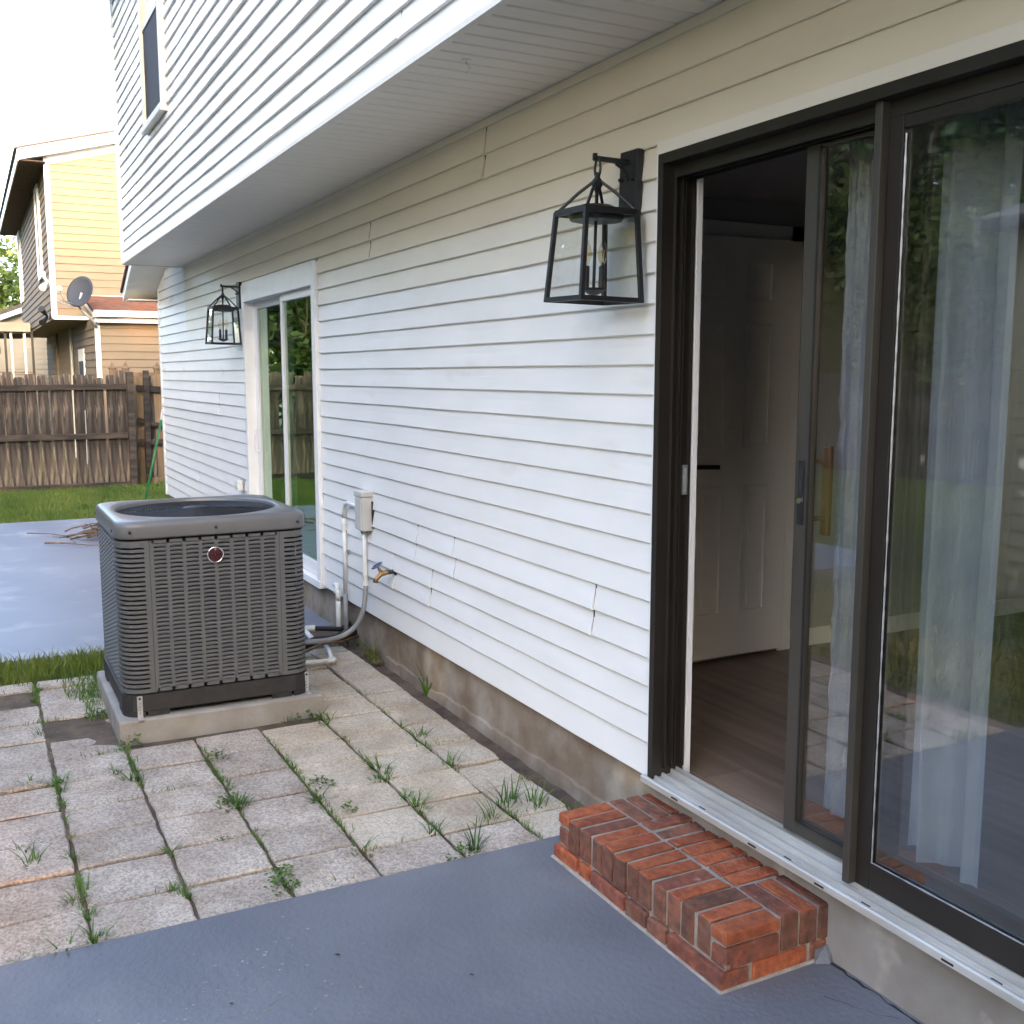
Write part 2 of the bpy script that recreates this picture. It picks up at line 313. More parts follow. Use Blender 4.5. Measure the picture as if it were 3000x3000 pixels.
# uneven soil bed under and around the pavers
NX, NY = 70, 60; xs = np.linspace(-6.62, -3.115, NX); ys = np.linspace(-2.25, 0.03, NY)
V = []; 
for y in ys:
    for x in xs:
        z = -0.013 + 0.006 * noise.noise(Vector((x * 2.2, y * 2.2, 3))) + 0.004 * noise.noise(Vector((x * 9, y * 9, 5)))
        if y > -0.1 and x > -5.7: z -= 0.022 * (1 - abs(y + 0.035) / 0.065)
        if x < -6.05: z -= 0.03
        V.append((x, y, z))
F = [(j * NX + i, j * NX + i + 1, (j + 1) * NX + i + 1, (j + 1) * NX + i) for j in range(NY - 1) for i in range(NX - 1)]
soil = structure(MB().add(V, F), 'soil_bed', M['soil'], smooth=True)

patio = structure(MB().box(-6.12, -3.112, -2.14, -0.06, -0.3, -0.05), 'paved_patio', M['soil'])
yj = [-2.135, -1.832, -1.527, -1.229, -0.927, -0.621, -0.319, -0.085]
base_x = [-3.115, -3.36, -3.652, -3.928, -4.212, -4.508, -4.785, -5.075, -5.365, -5.655, -5.94, -6.1]
for c in range(7):
    rg = random.Random(40 + c); off = [0, 0, 0.0, -.03, .02, 0.03, 0.015][c]
    xsj = [base_x[0]] + [b + off + rg.uniform(-.012, .012) for b in base_x[1:]]
    for k in range(len(xsj) - 1):
        x1, x0 = xsj[k] - .0088, xsj[k + 1] + .0088; y0, y1 = yj[c] + .007, yj[c + 1] - .007
        if c == 3 and k == 2: pass
        if -5.84 < (x0 + x1) / 2 < -4.84 and -1.56 < (y0 + y1) / 2 < -0.58: continue
        if 2 <= c <= 4 and x0 < -4.83 < x1: x0 = -4.835
        if x1 - x0 < .06: continue
        if c == 0 and k == 9: continue
        zt = rg.uniform(-.006, .004) - (.013 if c == 1 and k in (6, 7) else 0); nn = 5
        vs = []; fs = []; ch = .006
        # top as a small grid so that edges and corners are uneven
        broken = False
        mb = MB(); jx = [[rg.uniform(-.004, .004) for _ in range(nn + 1)] for _ in range(4)]
        ring = []
        for i in range(nn): ring.append((x0 + (x1 - x0) * i / nn, y0 + jx[0][i]))
        for i in range(nn): ring.append((x1 + jx[1][i], y0 + (y1 - y0) * i / nn))
        for i in range(nn): ring.append((x1 - (x1 - x0) * i / nn, y1 + jx[2][i]))
        for i in range(nn): ring.append((x0 + jx[3][i], y1 - (y1 - y0) * i / nn))
        if broken:                                                # a corner has crumbled away
            q = 2 * nn if (c, k) != (2, 1) else 2 * nn
            for d in range(-3, 4):
                i = (q + d) % (4 * nn); wgt = 1 - abs(d) / 4
                ring[i] = (ring[i][0] - .055 * wgt, ring[i][1] - .07 * wgt)
        cxm, cym = (x0 + x1) / 2, (y0 + y1) / 2; n4 = len(ring)
        tilt = (rg.uniform(-.012, .012), rg.uniform(-.012, .012))
        Z = lambda x, y, b: zt + b + (x - cxm) * tilt[0] + (y - cym) * tilt[1]
        vs = [(x, y, -.05) for x, y in ring] + [(x, y, Z(x, y, -ch)) for x, y in ring] + [(x + (cxm - x) * .04, y + (cym - y) * .04, Z(x, y, 0)) for x, y in ring]
        fs = [(i, (i + 1) % n4, n4 + (i + 1) % n4, n4 + i) for i in range(n4)] + [(n4 + i, n4 + (i + 1) % n4, 2 * n4 + (i + 1) % n4, 2 * n4 + i) for i in range(n4)] + [tuple(range(2 * n4, 3 * n4))]
        mb.add(vs, fs).build('paver', M['paver_smooth'] if c >= 4 and k > 0 or c == 6 else M['paver'], patio)

def crack(pts, w, seed, m='dark'):
    r = random.Random(seed); P_ = []
    for (xa, ya), (xb, yb) in zip(pts, pts[1:]):
        n = max(2, int(math.hypot(xb - xa, yb - ya) / .025))
        P_ += [(xa + (xb - xa) * i / n + r.uniform(-.005, .005), ya + (yb - ya) * i / n + r.uniform(-.005, .005)) for i in range(n)]
    vs = []; fs = []
    for i, (x, y) in enumerate(P_):
        h = w * r.uniform(.25, 1); vs += [(x, y - h, .0128), (x, y + h, .0128)]
    for i in range(len(P_) - 1): fs.append((2 * i, 2 * i + 2, 2 * i + 3, 2 * i + 1))
    MB().add(vs, fs).build('crack', M[m], slab)
slab = [o for o in COL.objects if o.name == 'patio_slab'][0]
crack([(-2.07, .008), (-1.8, .004), (-1.4, .01), (-.6, .006)], .006, 1)
crack([(-1.93, -.13), (-1.80, -.06), (-1.74, -.01)], .0016, 2)
crack([(-2.56, -1.24), (-2.60, -1.38), (-2.55, -1.5), (-2.58, -1.62)], .0014, 3, 'soil')

# ------------------------------------------------------------------ the house
HX0, HX1 = -12.94, 5.0
D1 = (-2.89, -0.45, 2.37)      # near sliding door: left, right, head
D2 = (-8.70, -6.69, 2.38)      # far sliding door
SOF = 2.757; OV = -0.592
house = thing('house', (HX0, 0, 0), 'white lap-sided two-storey house whose upper floor overhangs the patio', 'house')
sh = MB()
for x0, x1, z0, z1 in ((HX0, D2[0], .25, 2.8), (D2[0], D2[1], D2[2], 2.8), (D2[1], D1[0], .25, 2.8), (D1[0], D1[1], D1[2], 2.8), (D1[1], HX1, .25, 2.8)):
    sh.box(x0, x1, .006, .13, z0, z1)
sh.build('wall', M['siding'], house)
MB().box(HX0 + .01, D1[0] - .01, .02, .2, -.3, .262).box(HX0 + .01, HX0 + .2, .2, 7, -.3, .26).build('foundation', M['foundation'], house)
MB().box(D1[0] - .008, HX1, .018, .2, -.3, .25).build('foundation', M['sill_wall'], house)
# ragged mortar fillet at the foot of the foundation
vs = []; fs = []; n = 60
for i in range(n + 1):
    x = -5.6 + i * (2.6 / n); hgt = .035 + .028 * noise.noise(Vector((x * 5, 1, 1))) + .018 * noise.noise(Vector((x * 17, 4, 2)))
    prj = .022 + .012 * noise.noise(Vector((x * 7, 9, 1)))
    vs += [(x, .02, hgt), (x, .02 - prj * .6, hgt - .006), (x, .02 - prj, -.05)]
for i in range(n):
    for k in range(2): fs.append((i * 3 + k, i * 3 + k + 1, i * 3 + k + 4, i * 3 + k + 3))
MB().add(vs, fs).build('mortar_fillet', M['foundation'], house)

def course(z, h, segs, seed, seams=(), y=0.0, m='siding', wav=.004, th=.014):
    for a, b in segs:
        cuts = sorted(s for s in seams if a + .05 < s < b - .05); pts = [a] + cuts + [b]
        for i in range(len(pts) - 1):
            over = pts[i + 1] in cuts
            plank(pts[i] + (.0045 if i else 0), y, pts[i + 1], y, (0, -1), z, h, M[m], house, wav=wav, thick=th + (.004 if over else 0), seed=seed + i * .01, flare=(0, .0035 if over else 0))
        for c in cuts: MB().add([(c - .006, y - .0035, z + h * .97), (c + .009, y - .0035, z + h * .97), (c + .009, y - th * .72, z + .012), (c - .006, y - th * .72, z + .012)], [(0, 3, 2, 1)]).build('seam_gap', M['dark'], house)
seams = {}
P = .1016; Z0 = .273
for xs_, zs_ in ((-5.04, .81), (-5.065, .71), (-4.575, .82), (-4.562, .72), (-5.385, .60), (-5.39, .50), (-4.85, .60), (-4.872, .50), (-3.285, .80), (-3.297, .70), (-4.21, 2.66), (-4.225, 2.55), (-5.685, 2.45), (-5.69, 2.35), (-9.8, 1.3), (-9.8, 1.4), (-10.9, .6)):
    seams.setdefault(int((zs_ - Z0) / P), []).append(xs_)
for i in range(-1, 24):
    z = Z0 + i * P if i >= 0 else .252; h = P if i >= 0 else .021
    if i == -1: continue
    if i == 0: z, h = .252, Z0 + P - .252
    top = z + h
    if i == 23: h = SOF - z - .004
    segs = [(HX0 + .06, D2[0] - .012), (D2[1] + .012, D1[0] - .02), (D1[1] + .02, HX1)]
    if z > D1[2] - .02: segs = [(HX0 + .06, D2[0] - .012), (D2[1] + .012, HX1)]
    if z > D2[2] - .02: segs = [(HX0 + .06, HX1)]
    if i >= 18:                       # top courses under the overhang, in darker, yellower vinyl colours
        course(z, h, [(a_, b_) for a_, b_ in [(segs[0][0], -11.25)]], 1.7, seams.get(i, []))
        course(z, h, [(-11.25, segs[0][1])] + segs[1:], 1.7, seams.get(i, []), m='siding_cream' if i >= 20 else 'siding_mid')
    else: course(z, h, segs, 1.7, seams.get(i, []))
    if D2[2] - .02 > z > D2[2] - .12: pass
# trims: left corner, J strips round the near door, cove strip under the soffit
MB().box(HX0 - .004, HX0 + .065, -.018, .05, .24, 2.75).build('corner_trim', M['trim'], house)
MB().box(D1[0] - .02, D1[0] - .001, -.022, .02, .245, D1[2] + .0015).build('door_trim', M['trim'], house)
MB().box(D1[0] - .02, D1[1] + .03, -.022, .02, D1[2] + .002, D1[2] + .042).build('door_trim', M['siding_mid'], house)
MB().box(D1[1] + .001, D1[1] + .03, -.022, .02, .25, D1[2] + .001).build('door_trim', M['trim'], house)
MB().box(D1[0] - .03, D1[0] - .012, -.012, .05, .232, .25).build('wood_shim', M['wood_new'], house)
MB().box(-11.25, HX1, -.016, .004, SOF - .035, SOF - .003).build('cove_trim', M['siding_cream'], house)

# upper floor
MB().box(-11.28, HX1, OV + .012, 7.0, SOF + .03, 5.42).build('upper_wall', M['siding_up'], house)
UW = (-9.40, -8.485, 3.665, 5.10)     # upper window
for i in range(26):
    z = SOF + .014 + i * P
    segs = [(-11.25, HX1)]
    if UW[2] - .06 < z < UW[3]: segs = [(-11.25, UW[0] - .005), (UW[1] + .005, HX1)]
    course(z, P, segs, 5.3 + i * .02, [(-6.1 + (i * 2.37) % 4.2)] if i % 2 else [], y=OV + .014, m='siding_up', wav=.009, th=.017)
MB().box(-11.33, -11.24, OV - .012, OV + .07, SOF - .004, 5.42).build('corner_trim', M['trim'], house)
MB().box(-11.3, HX1, OV - .016, OV + .012, SOF - .008, SOF + .012).build('soffit_trim', M['soffit'], house)
MB().box(-11.32, -11.29, OV + .012, .0, SOF - .01, SOF + .06).build('soffit_trim', M['soffit'], house)
MB().box(-11.3, HX1, OV + .012, .004, SOF + .008, SOF + .028).build('soffit', M['soffit'], house)
x = -11.29; k = 0
sof_me = None
while x < 0.6:                          # beaded soffit panels, each with a recessed joint
    w = .0985
    if sof_me is None:
        o = MB().prism([(x, SOF + .007), (x + .006, SOF), (x + w - .012, SOF), (x + w - .006, SOF + .006), (x + w, SOF + .007)], 'Y', OV + .013, .002).build('soffit_panel', M['soffit'], house); sof_me = o.data; x_first = x
    else:
        o = link('soffit_panel', sof_me, house, (x - x_first, 0, rnd.uniform(-.0012, .0006)))
    x += w; k += 1
MB().box(x, HX1, OV + .013, .002, SOF, SOF + .007).build('soffit_panel', M['soffit'], house)

# upper window
ym = OV - .012
w = MB(); a, b, c, d = UW; fw = .045
w.box(a, a + fw, ym - .03, ym + .03, c, d).box(b - fw, b, ym - .03, ym + .03, c, d).box(a + fw, b - fw, ym - .03, ym + .03, c, c + fw).box(a + fw, b - fw, ym - .03, ym + .03, d - fw, d).box(a - .01, b + .01, ym - .045, ym + .03, c - .03, c)
uw = w.build('window', M['box'], house, bevel=.004)
MB().box(a + fw, b - fw, ym - .012, ym + .012, 4.43, 4.475).build('meeting_rail', M['box'], uw)
MB().box(a + fw, b - fw, ym - .004, ym - .001, c + fw, 4.43).build('insect_screen', M['screen'], uw)
MB().box(a + fw, b - fw, ym + .004, ym + .007, 4.475, d - fw).build('glass_pane', M['glass_up'], uw)

# roofs: main gable roof and the low rake at the left end
rf = MB()
for s_, yy in ((1, OV - .42), (-1, 7.9)):
    pass
rf.prism([(OV - .38, 5.42), (OV - .38, 5.52), (3.4, 7.1), (7.6, 5.52), (7.6, 5.42), (3.4, 6.98)], 'X', -11.6, HX1 + .3).build('roof', M['shingle'], house)
MB().box(-11.6, HX1 + .3, OV - .40, OV - .38, 5.38, 5.53).build('fascia_board', M['trim'], house)
MB().box(-11.58, HX1 + .28, OV - .38, OV + .02, 5.40, 5.418).build('eave_soffit', M['soffit'], house)
MB().prism([(OV, 5.4), (3.4, 6.97), (7.0, 5.4)], 'X', -11.28, -11.2).build('gable_wall', M['siding_up'], house)
zr = lambda x: 2.515 + .43 * (x + 13.2)
MB().prism([(-13.2, zr(-13.2) - .005), (-11.33, zr(-11.33) - .005), (-11.33, zr(-11.33) + .10), (-13.2, zr(-13.2) + .095)], 'Y', -.362, -.34).build('rake_board', M['trim'], house)
MB().prism([(-13.24, zr(-13.2) + .095), (-11.33, zr(-11.33) + .117), (-11.33, zr(-11.33) + .15), (-13.24, zr(-13.2) + .125)], 'Y', -.385, 7.2).build('low_roof', M['shingle_grey'], house)
MB().prism([(-13.18, zr(-13.18)), (-11.33, zr(-11.33)), (-11.33, zr(-11.33) + .02), (-13.18, zr(-13.18) + .02)], 'Y', -.34, .03).build('rake_soffit', M['soffit'], house)
MB().box(-13.2, -13.18, -.34, 7, zr(-13.2) - .005, zr(-13.2) + .09).build('fascia_board', M['trim'], house)
MB().box(-13.18, -12.95, -.335, 7, zr(-13.2) - .004, zr(-13.2) + .012).build('eave_soffit', M['soffit'], house)
MB().prism([(HX0, 2.7), (-11.3, 2.7), (-11.3, zr(-11.3) + .02), (HX0, zr(HX0) + .02)], 'Y', .008, .1).box(HX0, HX0 + .02, .05, 7, .25, 2.6).build('side_wall', M['siding'], house)
for zz in (2.72, 2.82, 2.92): plank(max(HX0 + .05, -13.2 + (zz + .1 - 2.515) / .43), 0, -11.3, 0, (0, -1), zz, .1, M['siding'], house, seed=3.3)

# rooms behind the two doors (inside faces only)
FZ = .27
def room(x0, x1, y1, zc, name):
    r = MB(); t = .08
    r.box(x0 - t, x0, .1305, y1, FZ, zc).box(x1, x1 + t, .1305, y1, FZ, zc).box(x0 - t, x1 + t, y1, y1 + t, FZ, zc).box(x0 - t, x1 + t, .131, y1 + t, zc, zc + t)
    return r.build(name, M['inwall'], house)
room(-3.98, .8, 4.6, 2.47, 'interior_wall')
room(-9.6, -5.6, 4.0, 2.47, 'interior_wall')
fl = MB().box(-4.06, .88, .135, 4.68, .1, FZ - .004).build('floor', M['floor'], house)
MB().box(-9.68, -5.52, .135, 4.08, .1, FZ - .004).build('floor', M['floor'], house)
pw = .178; fm = {}
for r_ in range(13):
    y0 = .14 + r_ * pw; xx = -3.98 - (r_ * .47) % 1.2
    while xx < -.5:
        a0, b0 = max(xx, -3.98), min(xx + 1.2, -.5)
        if b0 - a0 > .05: MB().box(a0 + .001, b0 - .001, y0 + .001, y0 + pw - .001, FZ - .004, FZ).build('floor_plank', M['floor'], fl)
        xx += 1.2
# interior six-panel door on the left wall of the room
idr = MB(); X0 = -3.98; yd0, yd1, zd0, zd1 = .845, 1.515, FZ + .022, 2.30
idr.box(X0 + .004, X0 + .04, yd0, yd1, zd0, zd1)
for ya, yb in ((.905, 1.135), (1.18, 1.41)):
    for za, zb in ((.50, 1.13), (1.31, 1.90), (2.00, 2.20)):
        ya2, yb2 = (ya + .05, yb - .02)
        F_ = X0 + .0401
        idr.box(F_, F_ + .007, ya2, yb2, za, za + .016).box(F_, F_ + .007, ya2, yb2, zb - .016, zb).box(F_, F_ + .007, ya2, ya2 + .016, za + .016, zb - .016).box(F_, F_ + .007, yb2 - .016, yb2, za + .016, zb - .016)
        idr.prism([(ya2 + .045, za + .045), (yb2 - .045, za + .045), (yb2 - .045, zb - .045), (ya2 + .045, zb - .045)], 'X', F_, F_ + .006)
idoor = idr.build('interior_door', M['indoor'], house, bevel=.002)
hd = MB(); hd.lathe([(.026, 0), (.026, .008), (.010, .01), (.010, .045)], (X0 + .04, .935, 1.235), 14, 'X'); hd.bar((X0 + .08, .93, 1.235), (X0 + .08, 1.06, 1.23), .014, .020)
hd.build('handle', M['black'], idoor)
MB().box(X0, X0 + .018, yd1 + .003, yd1 + .075, FZ, 2.37).box(X0, X0 + .018, yd0 - .075, yd0 - .003, FZ, 2.37).box(X0, X0 + .018, yd0 - .075, yd1 + .075, 2.303, 2.37).build('door_casing', M['indoor'], house)
MB().box(X0, X0 + .012, yd1 + .075, 4.6, FZ, FZ + .09).box(X0, X0 + .012, .13, yd0 - .076, FZ, FZ + .09).build('baseboard', M['indoor'], house)

# ---- near sliding door
l, r, hz = D1
fr = MB()
fr.box(l, l + .028, -.032, .098, .25, hz).box(r - .028, r, -.032, .098, .25, hz).box(l + .028, r - .028, -.032, .098, hz - .033, hz)
for yy in (.012, .040, .052, .086): fr.box(l + .028, l + .042, yy, yy + .007, .30, hz - .033)
for yy in (.010, .043, .086): fr.box(l + .042, r - .04, yy, yy + .006, hz - .075, hz - .033)
sdoor = fr.build('sliding_door', M['bronze'], house, bevel=.0015)
MB().box(l + .0285, l + .045, .099, .118, FZ, hz - .04).box(l + .0285, r - .03, .099, .118, hz - .04, hz - .015).build('inner_jamb', M['indoor'], sdoor)
# ribbed aluminium threshold
th = MB().prism([(-.052, .251), (-.052, .270), (-.046, .274), (-.040, .274), (-.038, .266), (-.022, .268), (-.020, .278), (-.014, .278), (-.012, .270), (.008, .272), (.010, .284), (.016, .284), (.018, .274), (.046, .276), (.048, .292), (.056, .292), (.058, .276), (.066, .278), (.068, .296), (.074, .296), (.076, .280), (.096, .282), (.098, .251)], 'X', l - .012, r + .01)
th.build('threshold', M['alu'], sdoor)
sl = MB()
for xx in (-2.72, -2.33, -2.05, -1.62, -1.3): sl.box(xx, xx + .035, -.0535, -.0515, .2565, .262)
for xx in (-2.6, -2.2, -1.9, -1.5): sl.box(xx, xx + .03, -.034, -.026, .2667, .2685)
sl.build('weep_slot', M['dark'], sdoor)
def panel(x0, x1, y0, y1, sw, zb0, zb1, zt0, zt1, m, name, swr=None):
    swr = swr or sw
    p = MB().box(x0, x0 + sw, y0, y1, zb0, zt1).box(x1 - swr, x1, y0, y1, zb0, zt1).box(x0 + sw, x1 - swr, y0 + .002, y1 - .002, zb0, zb1).box(x0 + sw, x1 - swr, y0 + .002, y1 - .002, zt0, zt1)
    return p.build(name, m, sdoor, bevel=.002)
panel(-2.300, -1.12, .056, .084, .052, .298, .340, 2.285, hz - .076, M['bronze2'], 'sliding_panel')
panel(-1.970, r - .03, .012, .040, .052, .285, .358, 2.265, hz - .034, M['bronze'], 'fixed_panel')
MB().box(-1.986, -1.962, -.016, .0115, .286, hz - .034).build('interlock', M['bronze2'], sdoor, bevel=.002)
MB().box(-2.248, -1.172, .069, .071, .340, 2.285).build('glass_pane', M['glass'], sdoor)
MB().box(-1.918, r - .082, .026, .028, .358, 2.265).build('glass_pane', M['glass'], sdoor)
# perished weatherstrip along the fixed glass
ws = MB(); rg = random.Random(3); pts = []
zz = .36
while zz < 2.26:
    pts.append((-1.9145 + 0, .0185, zz)); zz += .022
ws.tube(pts, [rg.uniform(.0014, .0034) for _ in pts], 5)
pts = []; xx = -1.92
while xx < r - .09:
    pts.append((xx, .0185, .361)); xx += .022
ws.tube(pts, [rg.uniform(.0014, .0034) for _ in pts], 5)
ws.build('weatherstrip', M['galv'], sdoor)
gk = MB().box(-2.2482, -2.2425, .052, .0559, .340, 2.285).box(-2.2425, -1.975, .052, .0559, .340, .345)
gk.build('glazing_gasket', M['black'], sdoor)
MB().box(-2.288, -2.261, .053, .0558, 1.232, 1.42).build('lock_plate', M['black'], sdoor, bevel=.003)
MB().box(-2.283, -2.266, .0515, .0529, 1.325, 1.40).build('finger_pull', M['dark'], sdoor)
MB().lathe([(.009, -.006), (.009, 0)], (-2.2745, .053, 1.302), 14, 'Y').build('key_cylinder', M['chrome'], sdoor)
hb = MB().box(-2.275, -2.243, .131, .149, 1.195, 1.46); hb.build('inner_handle', M['wood_handle'], sdoor, bevel=.006)
MB().bar((-2.275, .084, 1.42), (-2.26, .132, 1.41), .012).bar((-2.275, .084, 1.245), (-2.26, .132, 1.25), .012).build('handle_bracket', M['brass'], sdoor)
for zz in (1.923, .663): MB().lathe([(.007, 0), (.007, .004), (.003, .005)], (l + .0282, .048, zz), 10, 'X').build('screw', M['brass'], sdoor)
MB().box(l + .0285, l + .040, .066, .084, 1.26, 1.36).bar((l + .045, .075, 1.27), (l + .045, .075, 1.35), .006).build('latch_keeper', M['galv'], sdoor)

# curtain of soft vertical folds and the crinkled plastic film in front of it
def drape(x0, x1, y, z0, z1, amp, folds, m, name, label, cat, crinkle=0.0, group=None, n=120, nz=26):
    vs = []; fs = []
    for j in range(nz + 1):
        t = j / nz; z = z0 + (z1 - z0) * t
        for i in range(n + 1):
            s = i / n; ph = s * folds * 2 * math.pi + .5 * math.sin(s * 5)
            sp = 1 + .10 * (1 - t) * math.sin(s * 9); yy = y + amp * math.sin(ph) * sp + .35 * amp * math.sin(2.3 * ph + 1) + .012 * noise.noise(Vector((s * 5, t * 2.2, 4))) + crinkle * noise.noise(Vector((s * 22 * (x1 - x0), t * 30, 8)))
            vs.append((x0 + (x1 - x0) * s + .012 * (1 - t) * noise.noise(Vector((s * 3, t * 3, 1))), yy, z))
    for j in range(nz):
        for i in range(n):
            a = j * (n + 1) + i; fs.append((a, a + 1, a + n + 2, a + n + 1))
    o = MB().add(vs, fs).build(name, m, None, smooth=True, loc=((x0 + x1) / 2, y, z1)); return tag(o, label, cat, group)
drape(-2.035, -1.765, .28, .30, 2.40, .042, 2.0, M['curtain'], 'curtain', 'pale grey-blue curtain hanging in soft folds behind the fixed pane of the near sliding door', 'curtain')
drape(-2.335, -2.215, .25, .31, 2.38, .012, 1.5, M['curtain_b'], 'curtain', 'narrow crinkled grey-lilac curtain edge seen through the sliding pane beside the wooden handle', 'curtain', crinkle=.01, n=40, nz=60)
drape(-2.15, -1.70, .235, .32, 2.30, .012, 2.2, M['film'], 'plastic_film', 'clear crinkled plastic film hanging in front of the grey-blue curtain', 'film', crinkle=.006, n=60, nz=60)
tag(MB().tube([(-2.35, .28, 2.415), (-.5, .28, 2.415)], .012, 8).build('curtain_rod', M['bronze'], None, loc=(-1.9, .28, 2.41)), 'thin dark curtain rod above the glass inside the near sliding door', 'curtain rod')

# ---- far sliding door (white vinyl)
l, r, hz = D2
f2 = MB(); t = .075
f2.box(l, l + t, -.035, .11, .285, hz).box(r - t, r, -.035, .11, .285, hz).box(l + t, r - t, -.035, .11, hz - .14, hz).box(l, r, -.045, .11, .235, .285)
f2.box(l - .008, l, -.024, .01, .26, hz + .02).box(r, r + .008, -.024, .01, .26, hz + .02).box(l - .008, r + .008, -.024, .01, hz + .001, hz + .02)
d2 = f2.build('patio_door', M['trim'], house, bevel=.004)
def pan2(x0, x1, y0, y1, nm, swl=.06):
    sw = .06; zb, zt = .29, hz - .142
    MB().box(x0, x0 + swl, y0, y1, zb, zt).box(x1 - sw, x1, y0, y1, zb, zt).box(x0 + swl, x1 - sw, y0, y1, zb, zb + .09).box(x0 + swl, x1 - sw, y0, y1, zt - .055, zt).build(nm, M['trim'], d2, bevel=.003)
    MB().box(x0 + swl, x1 - sw, (y0 + y1) / 2 - .002, (y0 + y1) / 2 + .001, zb + .09, zt - .055).build('glass_pane', M['glass_far'], d2)
mid = -7.645
pan2(l + t, mid + .05, .045, .080, 'sliding_panel', .105); pan2(mid, r - t, .0, .036, 'fixed_panel')
hl = MB().tube([(l + t + .07, .045, 1.03), (l + t + .07, .014, 1.045), (l + t + .07, .008, 1.13), (l + t + .07, .014, 1.215), (l + t + .07, .045, 1.23)], .007, 8); hl.build('pull_handle', M['trim'], d2, smooth=True)
MB().box(l + t + .058, l + t + .082, .0405, .0445, 1.0, 1.26).build('handle_plate', M['trim'], d2, bevel=.003)

# ------------------------------------------------------------------ wall lanterns
def lantern(px):
    cy = -.160; t = thing('wall_lantern', (px, 0, 2.305), '', 'lantern', 'black lanterns on the back wall')
    MB().box(px - .052, px + .052, -.040, -.012, 2.198, 2.412).build('back_plate', M['black'], t, bevel=.004)
    for dz in (.035, -.0): MB().lathe([(.006, -.052), (.007, -.044), (.007, -.040)], (px + (.035 if dz else -.035), 0, 2.318), 10, 'Y').build('screw', M['black'], t)
    a = MB().bar((px, -.04, 2.372), (px, cy - .014, 2.372), .014, .016)
    a.tube([(px, -.040, 2.31), (px, -.048, 2.335), (px, -.066, 2.352), (px, -.09, 2.364)], .0055, 8); a.bar((px, cy - .012, 2.366), (px, cy - .012, 2.388), .012)
    a.build('arm', M['black'], t)
    rg_ = []
    for k in range(15):
        an = math.pi * 2 * k / 14; rg_.append((px + .017 * math.sin(an) * (1 - .25 * math.cos(an)), cy, 2.345 + .032 * math.cos(an)))
    MB().tube(rg_, .0042, 6, caps=False).build('hook_ring', M['black'], t, smooth=True)
    B, T, zb, zt = .1165, .0975, 1.910, 2.196
    cg = MB(); q = [(-1, -1), (1, -1), (1, 1), (-1, 1)]
    for i, (sx, sy) in enumerate(q):
        nx_, ny_ = q[(i + 1) % 4]
        cg.bar((px + sx * B, cy + sy * B, zb - .008), (px + sx * T, cy + sy * T, zt + .004), .0145)
        cg.bar((px + sx * B, cy + sy * B, zb), (px + nx_ * B, cy + ny_ * B, zb), .0142, .016); cg.bar((px + sx * T, cy + sy * T, zt), (px + nx_ * T, cy + ny_ * T, zt), .0138, .020)
        cg.tube([(px + sx * (T - .004), cy + sy * (T - .004), zt + .006), (px + sx * .045, cy + sy * .045, 2.262), (px + sx * .007, cy + sy * .007, 2.300)], .0055, 7)
    cg.build('cage', M['black'], t)
    MB().lathe([(.004, 2.328), (.008, 2.322), (.010, 2.31), (.017, 2.302), (.018, 2.285), (.010, 2.272), (.006, 2.262), (.006, 2.21)], (px, cy, 0), 14).build('finial', M['black'], t, smooth=True)
    MB().lathe([(.002, 2.226), (.05, 2.222), (.085, 2.206), (.090, 2.198), (.090, 2.176), (.086, 2.170)], (px, cy, 0), 28).build('roof_cap', M['black'], t, smooth=False)
    st = MB().tube([(px, cy, 2.172), (px, cy, 1.925)], .0055, 8)
    st.lathe([(.004, 1.925), (.018, 1.930), (.040, 1.943), (.043, 1.950), (.040, 1.950), (.01, 1.944)], (px, cy, 0), 22); st.build('stem', M['black'], t)
    for dx, dy in ((-.014, -.022), (.014, .022)):
        MB().lathe([(.0105, 1.948), (.0105, 2.022), (.007, 2.024)], (px + dx, cy + dy, 0), 12).build('candle_sleeve', M['black'], t)
        bu = MB().lathe([(.006, 2.024), (.009, 2.034), (.0155, 2.052), (.0165, 2.066), (.012, 2.088), (.004, 2.106), (.001, 2.110)], (px + dx, cy + dy, 0), 14).build('bulb', M['bulb'], t, smooth=True)
        fm_ = MB()
        for k in range(4):
            an = k * math.pi / 2 + .4; fm_.tube([(px + dx + .004 * math.cos(an), cy + dy + .004 * math.sin(an), 2.036), (px + dx + .008 * math.cos(an), cy + dy + .008 * math.sin(an), 2.078)], .0011, 5)
        fm_.build('filament', M['filament'], bu)
    for i, (sx, sy) in enumerate(q):
        nx_, ny_ = q[(i + 1) % 4]
        b_, t_ = B - .002, T - .002
        MB().add([(px + sx * b_, cy + sy * b_, zb + .008), (px + nx_ * b_, cy + ny_ * b_, zb + .008), (px + nx_ * t_, cy + ny_ * t_, zt - .01), (px + sx * t_, cy + sy * t_, zt - .01)], [(0, 1, 2, 3)]).build('glass_pane', M['glass_clear'], t)
    return t
ln = lantern(-3.055); ln['label'] = 'large black glass lantern on the wall beside the dark sliding door, the nearer one'
lf = copy_tree(ln); lf.location = (-8.79, 0, 2.305); lf['label'] = 'smaller-looking black glass lantern left of the far white patio door'
for o in (ln, lf): o.rotation_euler = (rad(-.9), rad(1.2), 0)

